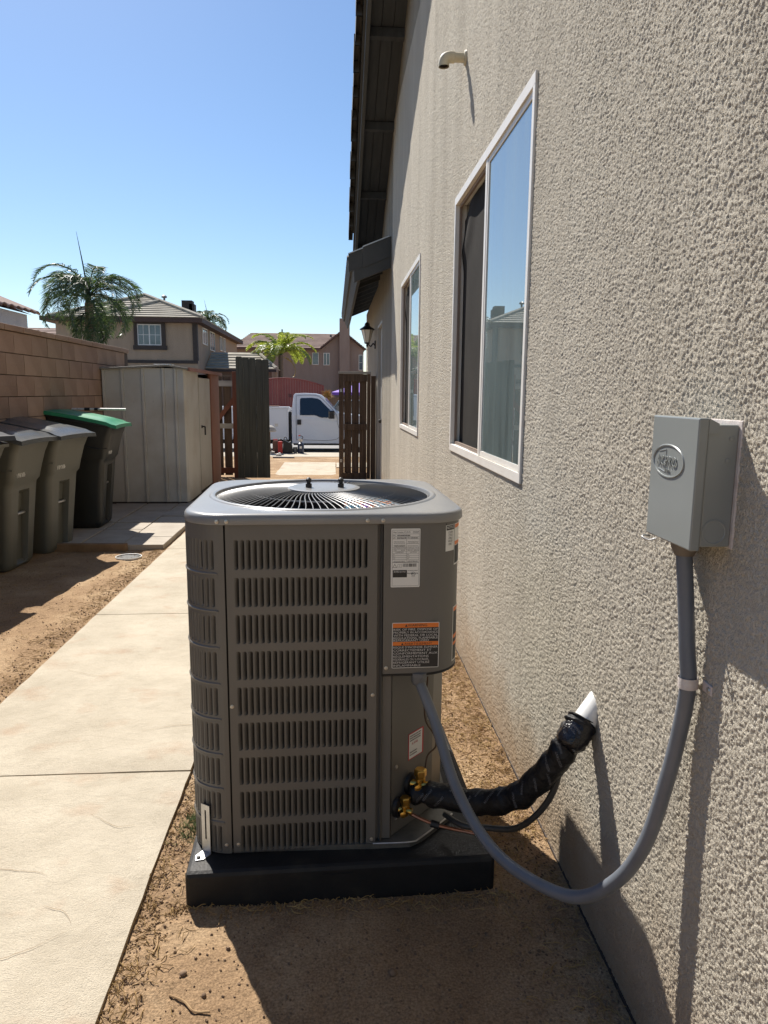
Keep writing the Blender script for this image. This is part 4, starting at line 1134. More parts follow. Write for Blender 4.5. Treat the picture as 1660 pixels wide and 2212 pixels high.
# nameplate  (world x .165-.251 -> local +.022)
n0, n1, nz0, nz1 = .187, .273, .937, 1.113
pl = plate('rating_label', n0, n1, nz0, nz1, 'paper')
lines = [('West Columbia, SC 29170', n0 + .006, nz1 - .0135, .0055, .050, 'L'),
         ('M/N', n0 + .005, nz1 - .0225, .0042, .008, 'L'),
         ('S/N', n0 + .005, nz1 - .0295, .0038, .007, 'L'), ('MFG', n1 - .038, nz1 - .0295, .0038, .009, 'L'),
         ('TOTAL CHARGE', n0 + .011, nz1 - .0535, .0028, .026, 'L'),
         ('ELECTRICAL RATING', n0 + .008, nz1 - .0595, .0032, .036, 'L'), ('NOMINAL VOLTS', n0 + .049, nz1 - .0595, .0028, .034, 'L'),
         ('1 PH', n0 + .008, nz1 - .066, .0032, .008, 'L'), ('60 HZ', n0 + .03, nz1 - .066, .0032, .011, 'L'), ('MIN 197   MAX 253', n0 + .049, nz1 - .066, .0032, .034, 'L'),
         ('COMPRESSOR', n0 + .013, nz1 - .072, .0032, .024, 'L'), ('FAN MOTOR', n0 + .056, nz1 - .072, .0032, .02, 'L'),
         ('PH', n0 + .006, nz1 - .079, .003, .005, 'L'), ('RLA', n0 + .006, nz1 - .085, .003, .007, 'L'), ('LRA', n0 + .006, nz1 - .091, .003, .007, 'L'),
         ('PH', n0 + .048, nz1 - .079, .003, .005, 'L'), ('FLA', n0 + .048, nz1 - .085, .003, .007, 'L'), ('HP', n0 + .048, nz1 - .091, .003, .005, 'L'),
         ]
txt('lettering', lines, 'ink', pl, .0009)
b = MB()
def rl(x0, x1, z0, z1, d=.0008): b.quad((x0, FP - d, z0), (x1, FP - d, z0), (x1, FP - d, z1), (x0, FP - d, z1))
lw = .0006
rl(n0 + .004, n1 - .003, nz1 - .005, nz1 - .005 + lw); rl(n0 + .004, n0 + .004 + lw, nz0 + .004, nz1 - .005); rl(n1 - .003 - lw, n1 - .003, nz0 + .004, nz1 - .005); rl(n0 + .004, n1 - .003, nz0 + .004, nz0 + .004 + lw)
for q in (.0165, .0245, .031, .0555, .0617, .0675, .074, .0805, .0865, .0925, .1015): rl(n0 + .004, n1 - .003, nz1 - q, nz1 - q + lw * (2 if q in (.1015,) else 1))
rl(n0 + .045, n0 + .045 + lw, nz1 - .1015, nz1 - .031); rl(n0 + .045, n1 - .003, nz1 - .045, nz1 - .045 + lw)
for z, hh, xa, xb in ((.0225, .0042, .018, .056), (.0295, .0038, .018, .046), (.0295, .0038, .059, .078), (.0135, .0018, .064, .080), (.0100, .0018, .064, .080), (.1265, .0018, .050, .080)):
    x = n0 + xa
    while x < n0 + xb: w = random.uniform(.0008, .0022); rl(x, x + w, nz1 - z, nz1 - z + hh * random.uniform(.8, 1)); x += w + .0008
for z in (.0385, .0425, .0485, .0515, .0965, .0995):
    x = n0 + .008
    while x < n0 + .040: w = random.uniform(.001, .004); rl(x, x + w, nz1 - z - .0014, nz1 - z); x += w + .0009
for z in (.038, .042, .051, .096, .0985, .1325, .1345):
    x = n0 + .049
    while x < n1 - .008: w = random.uniform(.001, .004); rl(x, x + w, nz1 - z - .0013, nz1 - z); x += w + .0009
x = n0 + .036
while x < n1 - .010:
    w = random.choice((.0007, .0012, .002)); rl(x, x + w, nz1 - .1145, nz1 - .1045); x += w + random.choice((.0007, .0012))
L(b, 'print', 'ink', pl)
# warning triangle + book pictograms
b = MB()
def tri_outline(cx, z, s, d=.0009, w=.0009):
    pts = [(cx - s / 2, z), (cx + s / 2, z), (cx, z + s * .87)]
    for i in range(3):
        p, q = Vector((pts[i][0], 0, pts[i][1])), Vector((pts[(i + 1) % 3][0], 0, pts[(i + 1) % 3][1])); t = (q - p).normalized(); nn = Vector((-t.z, 0, t.x)) * w
        b.quad(*[(v.x, FP - d, v.z) for v in (p, q, q + nn, p + nn)])
tri_outline(n0 + .0115, nz1 - .1165, .013); rl(n0 + .020, n0 + .0206, nz1 - .1155, nz1 - .1065); rl(n0 + .026, n0 + .0266, nz1 - .1155, nz1 - .1065); rl(n0 + .032, n0 + .0326, nz1 - .1155, nz1 - .1065); rl(n0 + .020, n0 + .0326, nz1 - .1155, nz1 - .115); rl(n0 + .020, n0 + .0326, nz1 - .107, nz1 - .1065)
L(b, 'pictogram', 'ink', pl)
b = MB(); b.box(n0 + .006, n0 + .048, FP - .0009, FP - .0008, nz1 - .146, nz1 - .124); L(b, 'black_panel', 'ink', pl)
txt('lettering', [('AHRI', n0 + .0085, nz1 - .1315, .0058, .014, 'L'), ('CERTIFIED', n0 + .0235, nz1 - .131, .0036, .021, 'L')], 'paper', pl, .0012)
txt('lettering', [('ETL', n0 + .067, nz1 - .1385, .0048, .009, 'C'), ('Intertek', n0 + .067, nz1 - .1445, .0018, .011, 'C')], 'ink', pl, .0011)
b = MB()
cx, cz = n0 + .067, nz1 - .136
for k in range(24):
    a, c = R(15 * k), R(15 * (k + 1)); b.quad(*[(cx + r * math.cos(t), FP - .0009, cz + r * math.sin(t)) for r, t in ((.0055, a), (.0055, c), (.0063, c), (.0063, a))])
L(b, 'certification_ring', 'ink', pl)
# warning label
w0, w1, wz0, wz1 = .193, .335, .686, .828
wp = plate('warning_label', w0, w1, wz0, wz1, 'paper')
b = MB(); b.box(w0 + .0018, w1 - .0018, FP - .0009, FP - .0008, wz0 + .0018, wz1 - .0155); b.build
L(b, 'black_field', 'ink', wp)
b = MB(); b.box(w0 + .0018, w1 - .0018, FP - .0010, FP - .0009, wz1 - .0155, wz1 - .0018); b.box(w0 + .0018, w1 - .0018, FP - .0012, FP - .0010, wz1 - .071, wz1 - .0595); L(b, 'orange_band', 'orange', wp)
txt('lettering', [('WARNING', w0 + .076, wz1 - .0125, .0085, .058, 'C'), ('AVERTISSEMENT', w0 + .079, wz1 - .0695, .0075, .084, 'C')], 'ink', wp, .0015)
b = MB()
for cx, z in ((w0 + .0425, wz1 - .0125), (w0 + .031, wz1 - .0695)): b.add([(cx - .004, FP - .0015, z), (cx + .004, FP - .0015, z), (cx, FP - .0015, z + .0075)], [(0, 1, 2)])
L(b, 'warning_triangle', 'ink', wp)
fw_ = w1 - w0 - .008
txt('lettering', [(s_, w0 + .004, z, .0068, f, 'L') for s_, z, f in (
    ('RISK OF FIRE. DISPOSE OF', wz1 - .0245, fw_), ('PROPERLY IN ACCORDANCE', wz1 - .0335, fw_), ('WITH FEDERAL OR LOCAL', wz1 - .0425, fw_), ('REGULATIONS. FLAMMABLE', wz1 - .0510, fw_), ('REFRIGERANT USED', wz1 - .0590 + .0005, fw_ * .8),
    ("RISQUE D'INCENDIE. \u00c9LIMINER", wz1 - .0800, fw_), ('CORRECTEMENT ET', wz1 - .0895, fw_ * .86), ('CONFORM\u00c9MENT AUX', wz1 - .0990, fw_), ('R\u00c9GLEMENTATIONS', wz1 - .1085, fw_ * .8),
    ('F\u00c9D\u00c9RALES OU LOCALES.', wz1 - .1180, fw_ * .81), ('R\u00c9FRIG\u00c9RANT UTILIS\u00c9', wz1 - .1275, fw_ * .82), ('INFLAMMABLE', wz1 - .1370, fw_ * .62))], 'silver_ink', wp, .0013)
# stickers wrapped round the right corner
def wrap_plate(nm, a0, a1, z0, z1, m, par, off, n=8, skew=0.):
    cx, cy, r = .405 - .125, FY - .006 + .125, .125 + off; vs = []
    for k in range(n + 1):
        th = R(a0 + (a1 - a0) * k / n); x, y = cx + r * math.sin(th) + .004, cy - r * math.cos(th)
        vs += [(x, y, z0 + skew * k / n), (x, y, z1 + skew * k / n)]
    b = MB(); b.add(vs, [(2 * k, 2 * k + 2, 2 * k + 3, 2 * k + 1) for k in range(n)]); return L(b, nm, m, par)
def wrap_txt(nm, lines, m, par, off, amid, zc):
    cx, cy, r = .405 - .125, FY - .006 + .125, .125 + off
    mb = text_mb(lines); out = []
    for p in mb.v:
        th = R(amid) + p[0] / r; out.append((cx + r * math.sin(th) + .004, cy - r * math.cos(th), zc + p[2]))
    mb.v = out; return L(mb, nm, m, par)
nt_ = wrap_plate('notice_label', 33, 52, 1.038, 1.117, 'paper', cov, .0006)
wrap_plate('black_band', 34, 51.5, 1.1015, 1.1155, 'ink', nt_, .0009)
wrap_txt('lettering', [('NOTICE', 0, .0035, .0085, .034, 'C')], 'paper', nt_, .0012, 42.7, 1.1015)
wrap_txt('lettering', [('CLEAN', 0, .044, .0068, .022, 'C'), ('COILS', 0, .035, .0068, .02, 'C'), ('USING', 0, .026, .0068, .02, 'C'), ('WATER', 0, .017, .0068, .022, 'C'), ('ONLY', 0, .008, .0068, .019, 'C')], 'ink', nt_, .0010, 42.7, 1.0475)
s1 = wrap_plate('side_label', 53, 92, .99, 1.117, 'paper', cov, .0006); wrap_plate('orange_band', 54, 92, 1.104, 1.115, 'orange', s1, .0009); wrap_plate('orange_band', 54, 92, 1.052, 1.063, 'orange', s1, .0009); wrap_plate('print_block', 54, 92, .995, 1.05, 'ink', s1, .0009)
s2 = wrap_plate('side_label', 54, 90, .682, .858, 'paper', cov, .0006)
for z0, z1 in ((.842, .854), (.755, .767), (.733, .743)): wrap_plate('orange_band', 56, 90, z0, z1, 'orange', s2, .0010)
wrap_plate('black_field', 56, 90, .686, .854, 'ink', s2, .0008)
# refrigerant label on the diagonal panel
dv = Vector((pB[0] - pA[0], pB[1] - pA[1], 0)).normalized(); nv = Vector((dv.y, -dv.x, 0))
M_ = Matrix(((dv.x, -nv.x, 0, pA[0]), (dv.y, -nv.y, 0, pA[1]), (0, 0, 1, 0), (0, 0, 0, 1)))
def diag(mb, nm, m, par): xf(mb, M_); return L(mb, nm, m, par)
q0, q1, qz0, qz1 = .086, .166, .335, .425
b = MB(); b.box(q0, q1, -.0008, 0, qz0, qz1); rlb = diag(b, 'refrigerant_label', 'red_ink', vp)
b = MB(); b.box(q0 + .003, q1 - .007, -.0010, -.0008, qz0 + .003, qz1 - .003); diag(b, 'paper', 'paper', rlb)
tb = MB()
for zz in (qz1 - .012, qz1 - .020, qz1 - .028, qz0 + .022, qz0 + .013):
    x = q0 + .007
    while x < q0 + (.064 if zz > qz1 - .03 else .044):
        w = random.uniform(.001, .003); tb.quad((x, -.0013, zz), (x + w, -.0013, zz), (x + w, -.0013, zz + .0042), (x, -.0013, zz + .0042)); x += w + .0011
diag(tb, 'print', 'ink', rlb, )
tb = text_mb([('R-454B', q0 + .018, qz1 - .042, .0085, .03, 'L')]); tb.v = [(p[0], -.0013, p[2]) for p in tb.v]; diag(tb, 'lettering', 'red_ink', rlb)
# grommets, valves, wiring
def wv(x, y, z): a, c = wl(x, y); return (a, c, z)
b = MB(); b.lathe([(.03, 0), (.028, -.012), (.018, -.016), (0, -.016)], 18, axis='y', M=Matrix.Translation(wv(.240, 2.115, .262)) @ Matrix.Rotation(R(45), 4, 'Z') @ Matrix.Scale(1.25, 4, (0, 0, 1))); L(b, 'grommet', 'black', vp)
b = MB(); b.lathe([(.026, 0), (.024, -.012), (.016, -.016), (0, -.016)], 18, axis='y', M=Matrix.Translation(wv(.196, 2.076, .205)) @ Matrix.Rotation(R(45), 4, 'Z') @ Matrix.Scale(1.35, 4, (0, 0, 1))); L(b, 'grommet', 'black', vp)
def valve(x, y, z, s):
    t = MB(); X, Y, Z = wv(x, y, z)
    t.lathe([(.012 * s, -.03 * s), (.014 * s, -.02 * s), (.014 * s, .012 * s), (.018 * s, .013 * s), (.018 * s, .03 * s), (.014 * s, .033 * s), (0, .033 * s)], 6, c=(X, Y, Z))
    t.lathe([(.014 * s, .006 * s), (.014 * s, -.02 * s)], 12, c=(X, Y, Z))
    o = L(t, 'service_valve', 'brass', bev=.001)
    t = MB(); t.tube([wv(x - .03 * s, y + .01, z - .012 * s), wv(x + .02 * s, y - .012, z - .012 * s)], .011 * s, 10); L(t, 'body', 'brass', o)
    t = MB(); t.lathe([(.011 * s, 0), (.011 * s, -.018), (.006, -.02), (0, -.02)], 6, axis='y', M=Matrix.Translation((X - .010, Y - .008, Z - .014 * s))); L(t, 'port_cap', 'brass', o)
    return o
valve(.272, 2.095, .285, 1.15); valve(.222, 2.060, .216, 1.0)
b = MB(); b.tube(smooth_path([wv(.232, 2.055, .196), wv(.28, 2.04, .178), wv(.33, 2.03, .163), wv(.40, 2.02, .150), wv(.47, 2.0, .145)], 6), .0055, 8); L(b, 'copper_line', 'copper')
b = MB(); b.tube(smooth_path([wv(.30, 2.035, .172), wv(.325, 2.03, .165)], 4), .012, 8); L(b, 'joint_wrap', 'black')
b = MB(); b.tube(smooth_path([wv(.29, 2.12, .66), wv(.292, 2.12, .60), wv(.285, 2.125, .55), wv(.290, 2.13, .47), wv(.318, 2.13, .42), wv(.325, 2.13, .38), wv(.30, 2.13, .35), wv(.29, 2.12, .31)], 6), .0028, 6); L(b, 'sensor_wire', mat('brown_wire', (.06, .03, .015), rough=.5))
# hold-down bracket at the front-left corner
t = thing('hold_down_bracket', 'slotted steel bracket fixing the air conditioner to its pad at the front left corner', 'bracket', (AX, AY, 0), RZ)
bx_, by_ = mapf(-.082, .004); ang = math.atan2(mapf(-.092, 0)[1] - mapf(-.072, 0)[1], mapf(-.092, 0)[0] - mapf(-.072, 0)[0]) + math.pi
Mb = Matrix.Translation((bx_, by_, 0)) @ Matrix.Rotation(ang, 4, 'Z')
b = MB()
for q in ((-.017, -.003, .115, .255), (.003, .017, .115, .255), (-.003, .003, .115, .140), (-.003, .003, .238, .255)): b.box(q[0], q[1], -.004, -.0012, q[2], q[3], M=Mb)
b.box(-.017, .017, -.004, -.0012, .096, .1149, M=Mb); xb = b.build('strap', 'galv', t, local=True)
b = MB(); b.prism([(-.017, -.004), (.017, -.004), (.017, -.034), (.0, -.052), (-.017, -.034)], 'z', .0936, .0965, M=Mb); b.build('foot', 'galv', t, local=True)
b = MB(); b.lathe([(.007, .0965), (.006, .1015), (0, .102)], 6, M=Mb @ Matrix.Translation((-.002, -.037, 0))); b.build('bolt', 'black', t, local=True)

# ================================================================== CONDUIT, DISCONNECT BOX, LINE SET
cond_pts = [(.256, 2.05, .638), (.301, 2.0, .526), (.351, 1.9, .372), (.417, 1.78, .28), (.491, 1.66, .259), (.582, 1.53, .291), (.643, 1.44, .397), (.678, 1.38, .535), (.698, 1.345, .708), (.708, 1.325, .842), (.708, 1.312, .933), (.704, 1.32, 1.003), (.699, 1.33, 1.096), (.690, 1.335, 1.192)]
t = thing('electrical_conduit', 'grey flexible conduit looping from the air conditioner up to the grey wall box', 'conduit', (.5, 1.6, .26))
sp = smooth_path(cond_pts, 50)
rr_ = []
for i in range(len(sp)): rr_.append(.0152 + (.0012 if i % 2 else 0))
b = MB(); b.tube(sp, rr_, 16); b.build('jacket', 'conduit', t, autos=False)
d0 = (sp[3] - sp[0]).normalized()
b = MB(); b.tube([Vector((.256, 2.05, .662)), Vector((.256, 2.05, .638)), sp[3]], [.024, .024, .021], 16); b.build('connector', 'grey_plastic', t)
b = MB(); b.tube([(.256, 2.05, .668), (.256, 2.05, .655)], .029, 6); b.build('locknut', 'grey_plastic', t)
t = thing('conduit_strap', 'small metal strap clamping the grey conduit to the stucco below the box', 'strap', (.72, 1.31, .93))
b = MB(); b.tube([(.708, 1.3115, .923), (.7075, 1.3125, .945)], .0195, 20, cap=False); b.build('band', 'caulk', t)
b = MB(); b.box(.729, .7335, 1.262, 1.296, .924, .945); b.build('ear', 'caulk', t, bev=.002)
b = MB(); b.lathe([(.006, 0), (.005, -.003), (0, -.004)], 8, c=(.729, 1.272, .934), axis='x'); b.build('screw', 'screw', t)

t = thing('disconnect_box', 'grey metal electrical disconnect box with an embossed oval logo on the stucco wall', 'electrical box', (HX, 1.32, 1.2))
BY0, BY1, BZ0, BZ1 = 1.243, 1.430, 1.215, 1.462
b = MB(); b.box(.672, .7295, BY0 + .004, BY1 - .004, BZ0 + .010, BZ1 - .012); bd = b.build('enclosure', 'box_paint', t, bev=.003)
b = MB(); b.prism([(BY0, BZ0 + .003), (BY1, BZ0 + .003), (BY1, BZ1), (BY0, BZ1)], 'x', .652, .671); b.build('cover', 'box_paint', t, bev=.003)
b = MB(); b.prism([(.671, BZ1 - .0005), (.690, BZ1 - .010), (.690, BZ1 - .028), (.671, BZ1 - .028)], 'y', BY0 + .001, BY0 + .0039); b.build('hinge_flange', 'box_paint', t)
b = MB(); b.lathe([(.024, 0), (.024, -.0012), (.021, -.0015), (.020, -.0006), (0, -.0006)], 28, c=(.698, BY0 + .004, BZ0 + .038), axis='y'); b.build('knockout', 'box_paint', t)
for (x, z) in ((.716, 1.425), (.712, 1.385)):
    b = MB(); b.lathe([(.0045, 0), (.0045, -.0015), (.002, -.002), (0, -.001)], 10, c=(x, BY0 + .004, z), axis='y'); b.build('rivet', 'box_paint', t)
# embossed logo: oval ring, panel outline and letters on the cover face (x = .652, facing -x)
b = MB(); cy_, cz_ = 1.352, 1.375; A_, B_ = .063, .031
ringp = [(.652, cy_ + A_ * math.cos(R(6 * k)), cz_ + B_ * math.sin(R(6 * k))) for k in range(61)]
b.tube(ringp, .0022, 6, cap=False); b.build('oval_emblem', 'box_paint', t)
b = MB()
for p, q in (((1.391, 1.392), (1.362, 1.397)), ((1.362, 1.397), (1.362, 1.353)), ((1.362, 1.353), (1.391, 1.358))): b.tube([(.652, p[0], p[1]), (.652, q[0], q[1])], .0013, 5)
b.build('logo_frame', 'box_paint', t)
tb = text_mb([('AC', 0.0, 0, .020, .030, 'L'), ('PRO', .036, 0, .020, .045, 'L'), ('.com', .036, -.011, .007, .018, 'L')])
xr = MB(); base = [(.6500, 1.397 - p[0], 1.366 + p[2]) for p in tb.v]
n_v = len(base); xr.v = base; xr.f = list(tb.f); xr.s = [False] * len(xr.f)
o = xr.build('lettering', 'box_paint', t); md = o.modifiers.new('solid', 'SOLIDIFY'); md.thickness = .0012; md.offset = 0
b = MB(); b.box(.7298, .7349, BY0 - .004, BY1 + .004, BZ0 + .006, BZ1 - .004); b.build('caulk_bead', 'caulk', t, bev=.002)
b = MB(); b.tube(smooth_path([(.655, 1.415, 1.213), (.640, 1.41, 1.216), (.632, 1.40, 1.214), (.640, 1.388, 1.210), (.655, 1.385, 1.214)], 5), .0022, 6); b.build('seal_ring', 'galv', t)
b = MB(); b.lathe([(.026, BZ0 + .006), (.026, BZ0 - .008), (.021, BZ0 - .018), (.019, BZ0 - .024), (.017, BZ0 - .024)], 20, c=(.690, 1.335, 0)); b.build('hub_fitting', mat('taupe_fitting', (.15, .125, .1), rough=.5), t)

# PVC sleeve and wrapped line set
t = thing('pipe_sleeve', 'white plastic pipe sleeve poking out of the stucco where the black wrapped line enters', 'pipe', (HX, 1.87, .655))
b = MB(); p0, p1 = Vector((.785, 1.890, .672)), Vector((.676, 1.838, .560)); dd = (p1 - p0).normalized()
b.tube([p0, p1], .034, 28, cap=False); b.tube([p0, p1], .030, 28, cap=False); b.build('pipe', 'pvc_white', t)
ls = smooth_path([(.246, 2.1, .238), (.33, 2.06, .250), (.45, 2.0, .258), (.546, 1.93, .320), (.612, 1.88, .425), (.655, 1.85, .515), (.682, 1.848, .565), (.700, 1.860, .595)], 12)
t = thing('line_set', 'thick black tape-wrapped refrigerant line bending from the brass valves up to the wall', 'pipe insulation', (.45, 2, .25))
rad = [.0375 + .002 * math.sin(i * .9) + .0035 * noise.noise(Vector((i * .31, 0, 0))) + (.004 if i > len(ls) - 22 else 0) - (.006 if i < 8 else 0) for i in range(len(ls))]
# uneven skin: displace ring radius
b = MB(); up = None; rings = []
for i, p in enumerate(ls):
    tt = (ls[min(i + 1, len(ls) - 1)] - ls[max(i - 1, 0)]).normalized()
    up = tt.orthogonal().normalized() if up is None else (up - tt * up.dot(tt)).normalized(); w = tt.cross(up)
    rg = []
    for k in range(24):
        a = 2 * math.pi * k / 24; sp_ = ((k / 24 + i / 9.0) % 1.0)
        r = rad[i] + .0024 * (sp_ > .5) + .002 * noise.noise(Vector((i * .5, math.cos(a) * 2, math.sin(a) * 2)))
        rg.append(tuple(p + (up * math.cos(a) + w * math.sin(a)) * r))
    rings.append(rg)
b.loft(rings); lso = b.build('tape_wrap', 'foam', t, autos=False)
# repeated grey print on the tape: small slanted flat letters lying on the skin
pr = MB()
tw = text_mb([('RESISTANT', 0, -.0035, .0075, .045, 'C')]); tw2 = text_mb([('WARRANTY', 0, -.0035, .0075, .040, 'C')])
for q in range(18):
    i = 5 + q * 4
    if i + 2 >= len(ls): break
    p = ls[i]; tt = (ls[i + 1] - ls[i]).normalized(); 
    toc = (Vector((0, 0, 1.5)) - p).normalized(); side = (toc - tt * toc.dot(tt)).normalized()
    side = (Matrix.Rotation(random.choice((-.8, -.35, .1, .5)), 3, tt) @ side); axis = (Matrix.Rotation(random.uniform(.7, 1.1), 3, side) @ tt)
    up2 = side.cross(axis); src = random.choice((tw, tw2)); vs = []
    for v in src.v:
        # wrap on the cylinder of radius r about tt
        q3 = p + axis * v[0] + up2 * v[2]
        off = q3 - p; al = off.dot(tt); lat = off - tt * al; crs = tt.cross(side); th = lat.dot(crs) / (rad[i] + .0045)
        # local centre line
        vs.append(tuple(p + tt * al + (side * math.cos(th) + crs * math.sin(th)) * (rad[i] + .0066)))
    pr.add(vs, src.f)
pr.build('tape_lettering', mat('grey_tape_print', (.16, .16, .165), rough=.5), lso, kind='stuff')
t = thing('mastic', 'lumpy black foam mastic sealing the pipe sleeve to the wrapped line', 'sealant', (.68, 1.85, .59))
b = MB(); rings = []
c0 = Vector((.692, 1.846, .577)); 
for j, (s_, rr0) in enumerate(((-.075, .026), (-.06, .037), (-.03, .041), (.0, .041), (.012, .039), (.02, .036))):
    p = c0 - dd * s_ if False else c0 + Vector((.99 * (p0 - p1).normalized().x, (p0 - p1).normalized().y, (p0 - p1).normalized().z)) * s_
    u_ = dd.orthogonal().normalized(); w_ = dd.cross(u_)
    rings.append([tuple(p + (u_ * math.cos(R(15 * k)) + w_ * math.sin(R(15 * k))) * (rr0 + .006 * noise.noise(Vector((j * 1.3, math.cos(R(15 * k)) * 2, math.sin(R(15 * k)) * 2))))) for k in range(24)])
b.loft(rings); b.build('sealant', mat('black_mastic', (.006, .006, .009), rough=.22, bump=.004, bscale=90), t, autos=False)
t = thing('small_cable', 'thin dark cable hanging below the black wrapped line towards the pad', 'cable', (.55, 1.9, .2))
b = MB(); b.tube(smooth_path([(.655, 1.855, .545), (.649, 1.86, .472), (.631, 1.87, .366), (.595, 1.9, .275), (.545, 1.95, .200), (.47, 2.0, .172), (.398, 2.02, .170), (.352, 2.09, .165)], 8), .0095, 10); b.build('cable_jacket', mat('dark_cable', (.05, .047, .042), rough=.5), t)

# ================================================================== LOOSE BITS ON THE SOIL
def scatter(name, n, area, mk, m, label=None):
    b = MB()
    for _ in range(n):
        x, y = area()
        mk(b, x, y)
    o = b.build(name, m, None, autos=False); tag(o, label, None, None, 'stuff')
def soil_z(x, y):
    p = Vector((x * 3.1, y * 3.1, 3.3)); return -.022 + noise.noise(p) * .009 + noise.noise(p * 5) * .0035 + max(0, noise.noise(p * 14)) * .004
def pebble(b, x, y, s=None):
    s = s or random.uniform(.0015, .0048) * (1.6 if random.random() < .06 else 1); z = soil_z(x, y) + s * .3
    u = [(math.cos(k * 1.256 + random.random() * .6) * s * random.uniform(.7, 1.2), math.sin(k * 1.256) * s * random.uniform(.7, 1.2)) for k in range(5)]
    vs = [(x + a, y + c, z) for a, c in u] + [(x + a * .5, y + c * .5, z + s * random.uniform(.5, .9)) for a, c in u] + [(x, y, z - s)]
    b.add(vs, [(k, (k + 1) % 5, (k + 1) % 5 + 5, k + 5) for k in range(5)] + [(9, 8, 7, 6, 5)][::1], False)
def strawbit(b, x, y, l=None, flat=.3):
    l = l or random.uniform(.012, .05); a = random.uniform(0, 6.28); w = random.uniform(.0006, .0014); z = soil_z(x, y) + .003
    dx, dy = math.cos(a), math.sin(a); bend = random.uniform(-.4, .4); rise = random.uniform(0, .012)
    pts = [(x, y, z), (x + dx * l * .5, y + dy * l * .5, z + rise), (x + math.cos(a + bend) * l, y + math.sin(a + bend) * l, z + random.uniform(0, .006))]
    nx, ny = -dy * w, dx * w
    vs = []
    for p in pts: vs += [(p[0] + nx, p[1] + ny, p[2]), (p[0] - nx, p[1] - ny, p[2] + .0006), (p[0], p[1], p[2] + w * 1.6)]
    b.add(vs, [(0, 1, 4, 3), (1, 2, 5, 4), (2, 0, 3, 5), (3, 4, 7, 6), (4, 5, 8, 7), (5, 3, 6, 8)])
def edgebias():
    if random.random() < .5: return (-.575 + abs(random.gauss(0, .06)), random.uniform(1.2, 4))
    return (.725 - abs(random.gauss(0, .11)), random.uniform(1.2, 4.5))
uni = lambda: (random.uniform(-.57, .72), random.uniform(1.2, 3.2))
leftbed = lambda: (random.uniform(-3, -1.65), random.uniform(3, 7))
leftedge = lambda: (-1.64 - abs(random.gauss(0, .10)), random.uniform(3, 7))
backstrip = lambda: (random.uniform(.42, .725), random.uniform(2.2, 4.6))
padfront = lambda: (random.uniform(-.5, .55), 1.955 - abs(random.gauss(0, .03)))
def pb2(b, x, y): pebble(b, x, y)
scatter('gravel', 2600, uni, pb2, 'pebble')
scatter('gravel', 3000, edgebias, pb2, 'pebble')
scatter('gravel', 900, padfront, pb2, 'dirt')
scatter('gravel', 700, leftbed, lambda b, x, y: pebble(b, x, y, random.uniform(.002, .006)), 'pebble')
scatter('gravel', 700, leftedge, lambda b, x, y: pebble(b, x, y, random.uniform(.002, .007)), 'pebble')
scatter('dry_grass', 2200, edgebias, strawbit, 'straw')
scatter('dry_grass', 2600, backstrip, strawbit, 'straw')
scatter('dry_grass', 900, leftedge, lambda b, x, y: strawbit(b, x, y, random.uniform(.02, .07)), 'straw')
scatter('dry_grass', 700, leftbed, lambda b, x, y: strawbit(b, x, y, random.uniform(.02, .06)), 'straw')
scatter('dry_grass', 260, padfront, strawbit, 'straw')
def weed(b, x, y):
    for _ in range(3):
        a = random.uniform(0, 6.28); l = random.uniform(.01, .03); z = soil_z(x, y)
        b.add([(x, y, z), (x + .003 * math.sin(a), y + .003, z), (x + math.cos(a) * l, y + math.sin(a) * l, z + random.uniform(.01, .025))], [(0, 1, 2)])
scatter('green_weeds', 160, lambda: (random.gauss(-.50, .02), random.gauss(2.34, .05)), weed, 'green_weed')
# individually visible twigs and stones
for pts, lb in (([(-.42, 1.62), (-.38, 1.60), (-.35, 1.57), (-.31, 1.565)], 'crooked tan twig lying on the bare sand left of the shade'),
                ([(-.50, 1.83), (-.492, 1.79), (-.497, 1.76)], 'short pale twig stuck upright beside the walk edge'),
                ([(.43, 1.47), (.40, 1.45), (.36, 1.43)], 'brown leafy twig in the shade near the wall foot')):
    b = MB(); b.tube(smooth_path([(x, y, soil_z(x, y) + .006) for x, y in pts], 5), .0028, 6); tag(b.build('twig', 'twig'), lb, 'twig')
for i, (x, y, s, lb) in enumerate(((.152, 1.665, .011, 'dark pebble in the sunlit gap between the two shadows'), (-.40, 1.69, .010, 'clump of dark clods on the sand left of the pad'), (-.335, 1.62, .007, 'small round dark pebble on the bare sand'))):
    b = MB(); bmx = bmesh.new(); bmesh.ops.create_icosphere(bmx, subdivisions=2, radius=s)
    for v in bmx.verts: v.co *= 1 + .35 * noise.noise(v.co * 90 + Vector((i, 0, 0))); v.co.z *= .75
    vs = [tuple(v.co + Vector((x, y, soil_z(x, y) + s * .4))) for v in bmx.verts]; fs = [tuple(v.index for v in f.verts) for f in bmx.faces]; bmx.free()
    b.add(vs, fs, True); tag(b.build('stone', 'pebble'), lb, 'stone')

